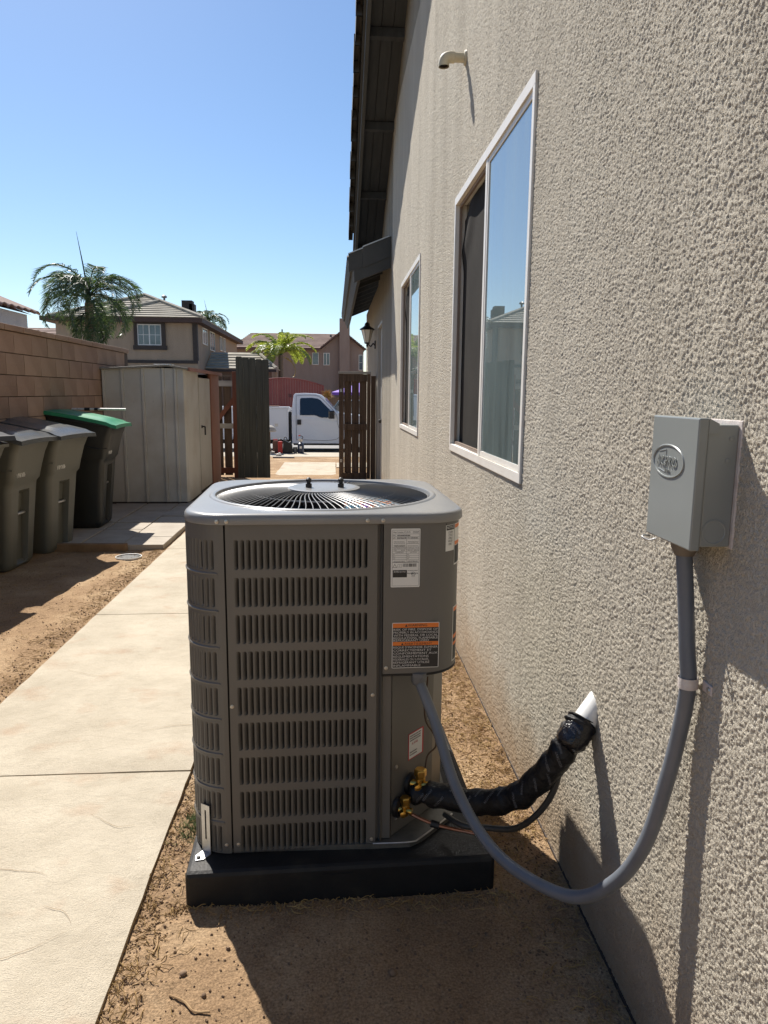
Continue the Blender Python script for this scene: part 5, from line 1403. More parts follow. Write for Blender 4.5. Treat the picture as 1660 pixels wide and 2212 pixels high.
# ================================================================== WHEELED BINS
def rring(x0, x1, hy, z, rad=.05, notch=0., ny=.085):
    """rounded rectangle in plan, front is +x, with an optional channel in the front face"""
    pts = []
    def arc(cx, cy, a0):
        for k in range(5): a = R(a0 + 22.5 * k); pts.append((cx + rad * math.cos(a), cy + rad * math.sin(a), z))
    arc(x1 - rad, -hy + rad, -90)
    pts.append((x1, -ny - .012, z)); pts.append((x1 - notch, -ny, z)); pts.append((x1 - notch, 0, z)); pts.append((x1 - notch, ny, z)); pts.append((x1, ny + .012, z))
    arc(x1 - rad, hy - rad, 0); arc(x0 + rad, hy - rad, 90); arc(x0 + rad, -hy + rad, 180)
    return pts
def make_bin(name, label, loc, body, lidm, rz=0., lid_open=0., marks=0):
    t = thing(name, label, 'wheelie bin', (0, 0, 0), 0, 'wheelie bins in a row by the block wall')
    b = MB()
    secs = [(-.20, .175, .215, .0, .05, .0), (-.215, .20, .232, .03, .055, .0), (-.222, .205, .236, .06, .055, .045), (-.235, .235, .25, .38, .055, .06), (-.25, .262, .262, .64, .055, .06), (-.252, .265, .264, .68, .055, .0),
            (-.255, .272, .267, .735, .055, .0), (-.262, .298, .275, .765, .055, .0), (-.272, .318, .284, .86, .055, .0), (-.285, .352, .296, .985, .055, .0), (-.295, .385, .304, 1.07, .05, .0), (-.30, .40, .308, 1.085, .05, .0), (-.312, .418, .318, 1.088, .05, .0), (-.312, .418, .318, 1.112, .05, .0), (-.29, .40, .30, 1.113, .05, .0)]
    # rim rises towards the back: shear z by x for the top rings
    rings = []
    for x0, x1, hy, z, rad, nt_d in secs:
        rg = rring(x0, x1, hy, z, rad, nt_d)
        k = max(0, (z - .75) / .36)
        rings.append([(x, y, zz + k * (.40 - x) * .185 * (1 if zz > .9 else .3)) for x, y, zz in rg])
    b.loft(rings); b.build('body', body, t, local=True)
    # moulded pocket line on the near side of the hopper
    b = MB(); b.tube([(.12, -.288, .885), (.23, -.289, .865), (.312, -.270, .866)], .006, 6); b.build('moulded_ridge', body, t, local=True)
    b = MB(); b.tube([(.205, -.10, .47), (.205, .10, .47)], .013, 10); b.build('lift_bar', 'galv', t, local=True)
    # lid: curved in side profile, with raised centre
    def lz(x): return 1.128 + (.42 - x) * .185 + .012 * (1 - ((x - .04) / .40) ** 2) - (.012 if x > .38 else 0)
    vs = []; nx = 16; ny_ = 12; xs_ = [-.34 + .775 * i / nx for i in range(nx + 1)]
    for i, x in enumerate(xs_):
        for j in range(ny_ + 1):
            u = j / ny_ * 2 - 1; y = u * .335
            z = lz(x) + .008 * (1 - u * u)
            if abs(u) < .62 and 3 <= i <= 13: z += .014
            vs.append((x, y, z))
    W_ = ny_ + 1; n0_ = len(vs)
    fs = [(i * W_ + j, i * W_ + j + 1, (i + 1) * W_ + j + 1, (i + 1) * W_ + j) for i in range(nx) for j in range(ny_)]
    ringi = [j for j in range(W_)] + [i * W_ + ny_ for i in range(1, nx + 1)] + [nx * W_ + j for j in range(ny_ - 1, -1, -1)] + [i * W_ for i in range(nx - 1, 0, -1)]
    low = [(vs[i][0] + (.006 if vs[i][0] > .4 else 0), vs[i][1] * 1.012, vs[i][2] - .036) for i in ringi]
    n = len(ringi); vs2 = vs + low
    fs += [(ringi[k], ringi[(k + 1) % n], n0_ + (k + 1) % n, n0_ + k) for k in range(n)]
    vs3 = [(x * .96 + .005, y * .96, z + .012) for x, y, z in low]; b0 = len(vs2); vs2 = vs2 + vs3
    fs += [(n0_ + k, n0_ + (k + 1) % n, b0 + (k + 1) % n, b0 + k) for k in range(n)]
    mb = MB(); mb.add(vs2, fs, True)
    if lid_open: xf(mb, Matrix.Translation((-.33, 0, 1.2)) @ Matrix.Rotation(-lid_open, 4, 'Y') @ Matrix.Translation((.33, 0, -1.2)))
    ld = mb.build('lid', lidm, t, local=True)
    b = MB(); b.tube([(-.34, -.22, 1.24), (-.385, -.22, 1.235), (-.385, .22, 1.235), (-.34, .22, 1.24)], .014, 8); b.build('handle', lidm, t, local=True)
    for s in (-1, 1):
        w = MB(); w.lathe([(.0, -.03), (.10, -.03), (.13, -.022), (.13, .022), (.10, .03), (0, .03)], 20, c=(-.24, s * .26, .13), axis='y'); w.build('wheel', 'tyre', t, local=True)
    # white stamped marks (not legible in the picture) on the front corner
    b = MB()
    for k in range(marks):
        y = -.20 + k * .022; w = random.uniform(.009, .014); z = .80
        b.box(.3105, .3125, y, y + w * .35, z, z + .035); 
        if k % 2: b.box(.3105, .3125, y, y + w, z + .030, z + .035)
        else: b.box(.3105, .3125, y, y + w, z + .014, z + .019)
        if k % 3: b.box(.3105, .3125, y + w, y + w * 1.35, z + random.choice((0, .015)), z + .035)
    if marks: b.build('stamped_marks', 'label_white', t, local=True)
    t.location = loc; t.rotation_euler = (0, 0, rz)
    return t
make_bin('wheelie_bin', 'grey bin cut by the left photo edge with its black lid ajar', (-2.97, 5.52, -.02), MT['bin_grey'], MT['lid_black'], R(-6), R(4), 5)
make_bin('wheelie_bin', 'olive grey bin, nearer of the two with closed dark grey lids', (-2.925, 6.30, -.02), MT['bin_grey'], MT['lid_grey'], R(-3), 0, 7)
make_bin('wheelie_bin', 'grey bin standing directly before the green-lidded one', (-2.83, 7.0, -.02), MT['bin_grey'], MT['lid_grey'], R(-8), 0, 7)
make_bin('wheelie_bin', 'near-black bin with a bright green lid beside the shed', (-2.73, 8.03, .03), MT['bin_dark'], MT['lid_green'], R(2), 0, 6)
t = thing('pole', 'white pole lying across the back of the green bin lid', 'pole', (-2.7, 8.33, 1.3))
b = MB(); b.tube([(-3.02, 8.50, 1.292), (-2.40, 8.52, 1.292)], .013, 10); b.build('shaft', 'pvc_white', t)
b = MB(); b.tube([(-2.86, 8.505, 1.292), (-2.80, 8.507, 1.292)], .019, 10); b.tube([(-2.75, 8.509, 1.292), (-2.71, 8.51, 1.292)], .018, 10); b.build('tape', 'black', t)

# ================================================================== FAR HOUSES
def courses(mb, a, b_, c, d, n, step=.05):
    """stepped tile courses on a roof plane; a,b bottom edge, d,c top edge"""
    a, b_, c, d = map(Vector, (a, b_, c, d)); nrm = (b_ - a).cross(d - a).normalized()
    if nrm.z < 0: nrm = -nrm
    for k in range(n):
        t0, t1 = k / n, (k + 1) / n
        p, q = a.lerp(d, t0), b_.lerp(c, t0); r, s = b_.lerp(c, t1), a.lerp(d, t1)
        mb.add([p + nrm * step, q + nrm * step, r, s, p, q], [(0, 1, 2, 3), (4, 5, 1, 0)])
def far_window(par, x0, x1, z0, z1, y, cols=2, rows_=1, frame='vinyl', axis='y', out=-1):
    def P(u0, u1, w0, w1, d0, d1):
        if axis == 'y': return (u0, u1, y + min(d0 * out, d1 * out), y + max(d0 * out, d1 * out), w0, w1)
        return (y + min(d0 * out, d1 * out), y + max(d0 * out, d1 * out), u0, u1, w0, w1)
    b = MB(); f = .05
    for q in ((x0, x1, z0, z0 + f), (x0, x1, z1 - f, z1), (x0, x0 + f, z0 + f, z1 - f), (x1 - f, x1, z0 + f, z1 - f)): b.box(*P(*q, -.02, .03))
    for k in range(1, cols): u = x0 + (x1 - x0) * k / cols; w = .03 if (cols == 2 or k == cols // 2) else .012; b.box(*P(u - w, u + w, z0 + f, z1 - f, -.01, .025))
    for k in range(1, rows_): u = z0 + (z1 - z0) * k / rows_; b.box(*P(x0 + f, x1 - f, u - .012, u + .012, -.005, .02))
    o = b.build('window', frame, par)
    b = MB(); b.box(*P(x0 + f, x1 - f, z0 + f, z1 - f, -.03, .005)); b.build('pane', 'far_glass', o)
    return o
# ---- two-storey tan house
hA = thing('tan_house', 'tan two-storey house with a pale tiled hip roof and a dark framed window', 'house', (-11, 48, -.3))
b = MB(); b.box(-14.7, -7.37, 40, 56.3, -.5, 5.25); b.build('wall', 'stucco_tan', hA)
b = MB(); b.box(-14.75, -7.32, 39.93, 39.99, 3.0, 3.16); b.build('band_trim', 'trim_dark', hA)
b = MB(); b.box(-7.56, -7.31, 39.92, 39.985, 3.165, 5.12); b.box(-7.365, -7.31, 39.99, 40.2, 3.165, 5.12); b.build('corner_trim', 'trim_dark', hA)
b = MB()
for q in ((-10.64, -8.99, 5.04, 5.22), (-10.64, -10.46, 3.93, 5.04), (-9.20, -8.99, 3.93, 5.04), (-10.70, -8.93, 3.70, 3.93)): b.box(q[0], q[1], 39.90, 39.995, q[2], q[3])
b.build('window_surround', 'trim_dark', hA)
far_window(hA, -10.46, -9.21, 3.935, 5.035, 39.97, 4, 2, mat('white_frame', (.6, .6, .6), rough=.5))
for y0, y1, z0, z1 in ((41.7, 43.1, 4.15, 5.07), (44.2, 45.7, 3.95, 5.07), (47.9, 48.8, 4.15, 5.07), (49.4, 50.2, 4.15, 5.07)):
    far_window(hA, y0, y1, z0, z1, -7.34, 2, 1, 'vinyl', 'x', 1)
b = MB(); b.box(-15.3, -6.95, 39.45, 56.8, 5.12, 5.34); b.build('eave_fascia', mat('brown_fascia', (.06, .032, .025), rough=.7), hA)
b = MB(); ez = 5.35
def hip(mb, x0, x1, y0, y1, z, pitch_, nb):
    w = (x1 - x0) / 2; zt = z + w * pitch_; xm_ = (x0 + x1) / 2; ya, yb = y0 + w, max(y1 - w, y0 + w)
    courses(mb, (x0, y0, z), (x1, y0, z), (xm_, ya, zt), (xm_, ya, zt), nb)
    courses(mb, (x1, y0, z), (x1, y1, z), (xm_, yb, zt), (xm_, ya, zt), nb)
    courses(mb, (x0, y1, z), (x0, y0, z), (xm_, ya, zt), (xm_, yb, zt), nb)
    courses(mb, (x1, y1, z), (x0, y1, z), (xm_, yb, zt), (xm_, yb, zt), nb)
    for A_, B2 in (((x0, y0, z), (xm_, ya, zt)), ((x1, y0, z), (xm_, ya, zt)), ((xm_, ya, zt), (xm_, yb, zt))):
        mb.tube([Vector(A_) + Vector((0, 0, .06)), Vector(B2) + Vector((0, 0, .06))], .11, 6)
hip(b, -15.3, -6.95, 40.4, 56.8, ez, .41, 12)
hip(b, -12.5, -6.95, 39.45, 48, ez + .005, .40, 8)
b.build('roof', 'roof_tan', hA)
b = MB(); b.box(-9.35, -8.72, 46.2, 46.9, 6.0, 7.05); b.box(-8.9, -8.60, 46.2, 46.9, 6.0, 6.85); b.build('chimney', 'trim_dark', hA)
b = MB(); b.lathe([(.06, 6.2), (.06, 6.95), (.16, 6.97), (.16, 7.05), (.07, 7.12), (0, 7.13)], 10, c=(-10.0, 44.5, 0)); b.build('vent_pipe', 'grey_plastic', hA)
# low wing on its right
b = MB(); b.box(-7.31, -3.6, 42.6, 47, -.5, 2.75); b.build('wing_wall', mat('dark_brown_stucco', (.20, .14, .10), (.23, .16, .12), rough=.9), hA)  # wing wall in its own dark brown, darker than the main walls
b = MB()
courses(b, (-7.3, 42.1, 2.82), (-3.3, 42.1, 2.82), (-4.6, 44.4, 3.85), (-7.3, 44.4, 3.85), 6)
courses(b, (-3.3, 42.1, 2.82), (-3.3, 47.5, 2.82), (-4.6, 44.9, 3.85), (-4.6, 44.4, 3.85), 6)
b.tube([(-3.3, 42.1, 2.88), (-4.6, 44.4, 3.9)], .1, 6)
b.build('wing_roof', 'roof_tan', hA)
b = MB(); b.box(-7.3, -3.3, 42.02, 42.09, 2.66, 2.80); b.build('wing_fascia', 'trim_dark', hA)
# ---- pink-brown house across the street
hB = thing('pink_house', 'pinkish stucco house with a red-brown tiled roof across the street', 'house', (-3, 72, -.3))
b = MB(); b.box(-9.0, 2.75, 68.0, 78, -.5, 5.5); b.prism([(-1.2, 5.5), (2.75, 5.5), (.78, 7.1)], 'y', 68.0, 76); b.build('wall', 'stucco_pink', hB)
b = MB(); b.box(.52, 1.45, 67.45, 67.995, -.5, 8.25); b.build('chimney', 'stucco_pink', hB)
b = MB()
courses(b, (-9.4, 67.4, 5.55), (-1.25, 67.4, 5.55), (.75, 71.5, 7.18), (-7.9, 71.5, 7.18), 12, .05)
courses(b, (-9.4, 78, 5.55), (-9.4, 67.4, 5.55), (-7.9, 71.5, 7.18), (-7.9, 73, 7.18), 12, .05)
courses(b, (-1.35, 67.6, 5.56), (-1.35, 77, 5.56), (.78, 77, 7.25), (.78, 67.6, 7.25), 12, .05)
courses(b, (2.95, 67.6, 5.56), (2.95, 77, 5.56), (.78, 77, 7.25), (.78, 67.6, 7.25), 12, .05)
b.build('roof', 'roof_red', hB)
b = MB(); b.box(-9.4, -1.3, 67.36, 67.44, 5.36, 5.56); b.prism([(-1.40, 5.40), (-1.40, 5.54), (.78, 7.24), (2.98, 5.54), (2.98, 5.40), (.78, 7.08)], 'y', 67.5, 67.58); b.build('fascia', mat('pink_brown_trim', (.13, .07, .055), rough=.7), hB)
far_window(hB, -.98, -.39, 4.05, 5.17, 67.97, 2, 1)
far_window(hB, -2.0, -1.41, 4.08, 5.19, 67.97, 1, 1)
far_window(hB, 2.3, 2.72, 3.62, 5.04, 67.97, 1, 2)
for p_, q_, r_2 in (((-5.0, 71.6, 7.1), (-5.0, 71.6, 7.55), .07), ((-.3, 70.6, 6.8), (-.3, 70.6, 7.05), .1)):
    b = MB(); b.tube([p_, q_], r_2, 8); b.build('vent_pipe', 'grey_plastic', hB)
# ---- white neighbour behind the block wall
hC = thing('white_house', 'white stucco house with clay tiled eaves rising behind the block wall at the left edge', 'house', (-6, 9, 0))
b = MB(); b.box(-12, -5.08, 2, 12.6, -.05, 2.735); b.build('wall', 'stucco_white', hC)
b = MB(); y = 1.9
while y < 12.7:
    rg = lambda x, z: [(x, y + .115 * math.cos(R(a)) + .12, z + .065 * math.sin(R(a))) for a in range(0, 181, 30)] + [(x, y + .10 * math.cos(R(a)) + .12, z + .045 * math.sin(R(a))) for a in range(180, -1, -30)]
    b.loft([rg(-4.98, 2.755), rg(-7.5, 3.76)]); y += .245
b.build('roof_tiles', 'roof_red', hC, kind='stuff')
b = MB(); b.quad((-5.05, 1.8, 2.745), (-7.5, 1.8, 3.73), (-7.5, 12.75, 3.73), (-5.05, 12.75, 2.745)); b.quad((-7.5, 1.8, 3.73), (-12, 1.8, 2.0), (-12, 12.75, 2.0), (-7.5, 12.75, 3.73)); b.build('roof', 'roof_red', hC)
# a little low roof far behind the wall
hD = thing('far_roof_house', 'low tiled roof just visible between block wall and tan house', 'house', (-24, 62, -.3))
b = MB(); b.box(-30, -19, 62, 70, -.5, 5.6); b.build('wall', 'stucco_tan', hD)
b = MB(); courses(b, (-30.5, 61.5, 5.6), (-18.5, 61.5, 5.6), (-18.5, 66, 6.9), (-30.5, 66, 6.9), 8); b.build('roof', 'roof_red', hD)

# ---- red driveway gate, fence, plant, canopy, parked car
t = thing('driveway_gate', 'arched red metal driveway gate behind the white truck', 'gate', (-2.3, 40, -.3))
b = MB(); xs_ = np.linspace(-4.9, -.56, 32)
def gtop(x): return 1.83 + .44 * max(0, 1 - ((x + 2.75) / 2.25) ** 2)
for x0, x1 in zip(xs_[:-1], xs_[1:]):
    k = 0 if int(round((x0 + 10) * 1000)) % 2 else 0
    b.prism([(x0 + .008, -.2), (x1 - .008, -.2), (x1 - .008, gtop(x1)), (x0 + .008, gtop(x0))], 'y', 40.0, 40.03)
b.build('panel', 'gate_red', t)
b = MB()
pp = [(x, 39.98, gtop(x) + .02) for x in np.linspace(-4.9, -.56, 24)]; b.tube(pp, .035, 6); b.box(-4.9, -.56, 39.95, 39.99, .75, .83); b.box(-.62, -.55, 39.95, 40.05, -.2, 1.87); b.box(-4.9, -4.82, 39.95, 40.05, -.2, 1.87); b.build('frame', 'gate_red', t)
for x in (-2.4, -1.5, -.95):
    b = MB(); b.box(x - .09, x + .09, 39.94, 39.98, 1.25, 1.43); b.build('studs', mat('dark_red', (.12, .03, .03), rough=.6), t)
t = thing('wooden_fence', 'brown plank fence right of the red gate under the purple canopy', 'fence', (2.5, 39.5, -.3))
for k in range(20):
    x = -.30 + k * .30; b = MB(); b.box(x, x + .285, 39.5, 39.53, -.2, 1.28); b.build('plank', 'fence_brown', t)
b = MB(); b.box(-.50, -.36, 39.4, 39.54, -.2, 1.25); b.build('post', 'trunk', t)
b = MB(); 
for _ in range(260):
    a, e = random.uniform(0, 6.28), random.uniform(-.2, 1.5); l = random.uniform(.15, .42); c = Vector((-.38 + random.gauss(0, .06), 39.1, 1.32 + random.gauss(0, .09)))
    d = Vector((math.cos(a) * math.cos(e), math.sin(a) * math.cos(e) * .6, math.sin(e))) * l; s = d.orthogonal().normalized() * .018
    b.add([c - s, c + s, c + d], [(0, 1, 2)])
tr = thing('potted_grass', 'dried orange ornamental grass beside the brown fence post', 'plant', (-.38, 39.1, -.25))
b.build('foliage', mat('dry_orange_grass', (.5, .27, .07), (.34, .19, .05), rough=.8), tr)
b = MB(); b.tube([(-.38, 39.1, -.24), (-.37, 39.1, .6), (-.38, 39.1, 1.35)], [.05, .04, .03], 8); b.build('stem', 'trunk', tr)
t = thing('purple_canopy', 'purple pop-up canopy behind the brown fence', 'canopy', (1.2, 43, -.25))
b = MB(); ap = (1.5, 43, 2.1); cs_ = [(-.15, 41.3, 1.55), (3.15, 41.3, 1.55), (3.15, 44.6, 1.55), (-.15, 44.6, 1.55)]
b.add(cs_ + [ap] + [(p[0], p[1], p[2] - .16) for p in cs_], [(0, 1, 4), (1, 2, 4), (2, 3, 4), (3, 0, 4), (0, 5, 6, 1), (1, 6, 7, 2), (2, 7, 8, 3), (3, 8, 5, 0)]); b.build('cover', 'purple', t)
for p in cs_: b = MB(); b.tube([(p[0], p[1], -.24), (p[0], p[1], 1.5)], .02, 6); b.build('leg', 'galv', t)
# parked car behind the truck (only a corner of its windscreen shows)
t = thing('parked_car', 'grey parked car, only its roof and windscreen corner showing behind the truck', 'car', (1.8, 31.5, -.38))
cg = mat('grey_green_car_paint', (.10, .11, .10), rough=.3, coat=.5)
b = MB(); b.prism([(-.55, -.15), (-.6, .25), (-.45, .55), (-.2, .66), (.2, 1.2), (2.2, 1.24), (3.0, .72), (3.9, .6), (4.0, -.12)], 'y', 30.7, 32.4); b.build('body', cg, t, bev=.06)
b = MB(); b.prism([(-.08, .70), (.27, 1.14), (2.1, 1.17), (2.75, .72)], 'y', 30.68, 30.72); b.build('side_glass', 'glass_dark', t)
b = MB(); b.add([(-.20, 30.8, .68), (.19, 30.85, 1.18), (.19, 32.25, 1.18), (-.20, 32.3, .68)], [(0, 1, 2, 3)]); xf(b, Matrix.Translation((-.012, 0, .01))); b.build('windscreen', 'glass_dark', t)
for x in (.3, 3.2):
    for y in (30.72, 32.2): b = MB(); b.lathe([(0, 0), (.31, 0), (.33, .03), (.33, .17), (.31, .2), (0, .2)], 24, c=(x, y, -.05), axis='y'); b.build('wheel', 'tyre', t)

# ================================================================== WHITE TRUCK
TY = 23.0
t = thing('utility_truck', 'white work truck with a utility box bed parked in the street', 'truck', (-1.2, 24, -.38))
def cab_y(z): return TY + .17 * max(0, (z - .74) / .72)
prof = [(-1.34, -.10), (-1.345, .80), (-1.30, 1.30), (-1.275, 1.44), (-1.22, 1.478), (-.95, 1.495), (-.60, 1.482), (-.42, 1.435), (-.34, 1.37), (.14, .88), (.42, .83), (1.35, .74), (1.50, .66), (1.56, .42), (1.56, .02), (1.20, -.02)]
arch = [(.75 + .44 * math.cos(R(a)), .0 + .44 * math.sin(R(a))) for a in range(0, 181, 20)]
prof2 = prof + arch + [(.28, -.10)]
near = [(x, cab_y(z), z) for x, z in prof2]; far_ = [(x, 2 * TY + 1.92 - cab_y(z), z) for x, z in prof2]
b = MB(); n = len(prof2); b.add(near + far_, [tuple(range(n)), tuple(range(2 * n - 1, n - 1, -1))] + [(i, i + n, (i + 1) % n + n, (i + 1) % n) for i in range(n)])
cab = b.build('cab', 'truck', t, bev=.02)
gw = [(-1.08, .80), (-1.08, 1.30), (-1.05, 1.335), (-.70, 1.345), (-.52, 1.32), (-.44, 1.28), (-.12, .96), (.0, .80), (.0, .725), (-.38, .725), (-.47, .745), (-.56, .785), (-.62, .80)]
def side_poly(nm, poly, m, off, par):
    b = MB(); vs = [(x, cab_y(z) - off, z) for x, z in poly] + [(x, cab_y(z) + .004, z) for x, z in poly]; k = len(poly)
    b.add(vs, [tuple(range(k)), tuple(range(2 * k - 1, k - 1, -1))] + [(i, i + k, (i + 1) % k + k, (i + 1) % k) for i in range(k)]); return b.build(nm, m, par)
side_poly('side_window', gw, 'glass_dark', .008, cab)
# door outline as thin dark gaps
def gapline(pts, w=.006):
    b = MB(); b.tube([(x, cab_y(z) - .001, z) for x, z in pts], w, 5); return b
dl = smooth_path([(-1.20, .0, 0), (-1.20, .75, 0), (-1.20, 1.33, 0), (-1.14, 1.41, 0), (-.60, 1.42, 0), (-.36, 1.30, 0), (.05, .86, 0), (.10, .6, 0), (.10, .05, 0), (-1.20, .02, 0)], 5)
b = gapline([(p.x, p.y) for p in dl], .006); b.build('door_gap', 'grey_plastic', cab)
side_poly('door_handle', [(-1.17, .50), (-1.17, .66), (-1.045, .66), (-1.045, .50)], 'black', .012, cab)
b = MB(); b.box(-.18, .02, TY - .28, TY - .10, .70, .96); b.build('mirror', 'glass_dark', cab, bev=.03)
b = MB(); b.tube([(-.05, TY - .12, .82), (.0, TY + .01, .80)], .015, 6); b.build('mirror_arm', 'black', cab)
b = MB(); b.add([(-.315, TY + .19, 1.365), (.125, TY + .06, .905), (.125, TY + 1.86, .905), (-.315, TY + 1.73, 1.365)], [(0, 1, 2, 3)]); xf(b, Matrix.Translation((.012, 0, .012))); b.build('windscreen', 'glass_light', cab)
b = MB(); b.box(-1.3, .25, TY + .1, TY + 1.8, -.16, -.09); b.build('underbody', 'black', t)
b = MB(); b.box(-4.5, 1.4, TY + .45, TY + .55, -.14, .02); b.box(-4.5, 1.4, TY + 1.35, TY + 1.45, -.14, .02); b.build('frame_rail', 'black', t)
b = MB(); b.box(-1.43, -1.36, TY + .15, TY + 1.7, -.05, .9); b.build('bulkhead', 'black', t)
bedm = 'truck'
b = MB(); ar2 = [(-2.75 + .46 * math.cos(R(a)), .0 + .46 * math.sin(R(a))) for a in range(0, 181, 20)]
b.prism([(-1.445, .02), (-1.445, 1.0), (-4.5, 1.0), (-4.5, .02), ] + list(reversed([(x, max(z, .02)) for x, z in ar2])), 'y', TY - .02, TY + .42); bed = b.build('utility_bed', bedm, t, bev=.01)
b = MB(); b.box(-4.5, -1.445, TY + 1.50, TY + 1.94, .02, 1.0); b.box(-4.5, -1.445, TY + .42, TY + 1.50, .15, .25); b.box(-1.50, -1.45, TY + .42, TY + 1.5, .25, 1.0); b.build('far_bed_side', bedm, t)
b = MB(); b.box(-4.52, -1.42, TY - .045, TY + .44, 1.002, 1.06); b.build('bed_lid', bedm, t, bev=.008)
for x0, x1 in ((-2.15, -1.50), (-3.4, -2.2), (-4.4, -3.45)):
    b = MB(); b.box(x0, x1, TY - .035, TY - .021, .50 if x0 == -3.4 else .10, .96); dd_ = b.build('locker_door', bedm, bed, bev=.006)
    b = MB(); b.box((x0 + x1) / 2 - .05, (x0 + x1) / 2 + .05, TY - .045, TY - .036, .56 if x0 == -3.4 else .44, .66 if x0 == -3.4 else .53); b.build('latch', 'galv', dd_)
b = MB(); b.box(-2.25, -1.75, TY + .02, TY + .35, 1.062, 1.085); b.build('clipboard', 'fence_brown', t)
for x in (.75, -2.75):
    for y in (TY + .02, TY + 1.62):
        b = MB(); b.lathe([(0, 0), (.24, 0), (.26, .02), (.37, .015), (.385, .04), (.385, .24), (.37, .26), (0, .26)], 28, c=(x, y, .005), axis='y'); w = b.build('wheel', 'tyre', t)
        b = MB(); b.lathe([(0, -.004), (.10, -.01), (.22, -.004), (.22, .01), (0, .01)], 20, c=(x, y, .005), axis='y'); b.build('rim', 'galv', w)
b = MB(); b.box(1.57, 1.68, TY - .0, TY + 1.92, .0, .24); b.build('bumper', 'galv', t, bev=.03)
b = MB(); b.box(1.50, 1.575, TY + .04, TY + .40, .42, .64); b.build('headlight', 'glass_light', t)

# ---- things standing on the kerb strip
PZ = -.155
t = thing('gas_cylinder', 'dark blue gas cylinder with valve gauges standing on the pavement', 'gas cylinder', (-.92, 19.9, PZ))
b = MB(); b.lathe([(.08, PZ), (.088, PZ + .02), (.088, PZ + .22), (.075, PZ + .27), (.03, PZ + .30), (.03, PZ + .32), (0, PZ + .32)], 20, c=(-.92, 19.9, 0)); b.build('tank', 'blue_dark', t)
b = MB(); b.box(-.95, -.89, 19.808, 19.812, PZ + .14, PZ + .20); b.build('label', 'paper', t)
b = MB(); b.tube([(-.92, 19.9, PZ + .32), (-.92, 19.9, PZ + .38)], .014, 8); b.lathe([(.035, 0), (.035, .02), (0, .02)], 12, c=(-.955, 19.86, PZ + .37), axis='y'); b.lathe([(.035, 0), (.035, .02), (0, .02)], 12, c=(-.90, 19.86, PZ + .36), axis='y'); b.build('gauge', 'galv', t)
b = MB(); b.tube(smooth_path([(-.91, 19.88, PZ + .36), (-.86, 19.86, PZ + .44), (-.90, 19.85, PZ + .48), (-.97, 19.85, PZ + .49)], 5), .011, 6); b.build('hose', 'black', t)
b = MB(); b.tube([(-.98, 19.85, PZ + .485), (-.93, 19.85, PZ + .50)], .018, 6); b.build('knob', 'red_plastic', t)
t = thing('tool_box', 'narrow bright red tool box standing next to the black bag', 'tool box', (-1.5, 19.9, PZ))
b = MB(); b.box(-1.545, -1.42, 19.82, 19.98, PZ, PZ + .33); b.build('case', 'red_plastic', t, bev=.012)
b = MB(); b.tube(smooth_path([(-1.53, 19.9, PZ + .33), (-1.52, 19.9, PZ + .38), (-1.45, 19.9, PZ + .38), (-1.435, 19.9, PZ + .33)], 4), .01, 6); b.build('handle', 'black', t)
t = thing('recovery_machine', 'dull red and brown machine box behind the red tool box', 'machine', (-1.7, 20, PZ))
b = MB(); b.prism([(-1.70, PZ), (-1.56, PZ), (-1.56, PZ + .34), (-1.67, PZ + .34), (-1.70, PZ + .28)], 'y', 19.95, 20.15); b.build('case', mat('brown_red_case', (.13, .06, .045), rough=.6), t, bev=.01)
b = MB(); b.box(-1.69, -1.57, 20.0, 20.1, PZ + .345, PZ + .38); b.build('handle', 'red_plastic', t)
t = thing('tool_bag', 'open black tool bag with handles between red box and grey bucket', 'tool bag', (-1.28, 19.9, PZ))
b = MB(); b.prism([(-1.415, PZ), (-1.14, PZ), (-1.155, PZ + .22), (-1.20, PZ + .34), (-1.25, PZ + .30), (-1.33, PZ + .35), (-1.39, PZ + .37), (-1.405, PZ + .24)], 'y', 19.82, 20.0); b.build('bag', 'black', t, bev=.02)
b = MB(); b.tube(smooth_path([(-1.38, 19.85, PZ + .34), (-1.36, 19.84, PZ + .44), (-1.31, 19.84, PZ + .43), (-1.26, 19.85, PZ + .32)], 5), .010, 6); b.build('handle', 'black', t)
t = thing('bucket', 'small grey bucket beside the blue cylinder', 'bucket', (-1.08, 19.92, PZ))
b = MB(); b.lathe([(.05, PZ), (.058, PZ + .15), (.063, PZ + .155), (.063, PZ + .17), (.05, PZ + .17), (.045, PZ + .02), (0, PZ + .02)], 18, c=(-1.075, 19.92, 0)); b.build('pail', 'grey_plastic', t)
t = thing('bird_bath', 'pale domed garden ornament on a brown post beside the gate leaf', 'garden ornament', (-1.80, 19.9, PZ))
b = MB(); b.lathe([(0, .63), (.10, .62), (.19, .56), (.225, .47), (.20, .455), (.10, .50), (0, .50)], 22, c=(-1.80, 19.9, PZ + .14)); b.build('dome', 'pale_stone', t)
b = MB(); b.lathe([(.07, PZ + .06), (.05, PZ + .2), (.05, PZ + .60), (.09, PZ + .66)], 14, c=(-1.80, 19.9, 0)); b.build('post', 'fence_brown', t)
b = MB(); b.box(-1.98, -1.63, 19.74, 20.05, PZ - .0, PZ + .055); b.build('base', 'pale_stone', t, bev=.01)
tg = gz(18.6)
t = thing('floor_mat', 'dark flat board lying on the dirt in front of the pavement', 'board', (-1.3, 18.6, tg))
b = MB(); b.prism([(-1.57, 18.42), (-1.02, 18.36), (-1.02, 18.50), (-1.53, 18.60)], 'z', tg, tg + .035); b.build('board', 'trim_dark', t, bev=.004)
t = thing('small_shoe', 'little white and dark shoe-like object on the pavement edge', 'shoe', (-1.47, 19.1, PZ))
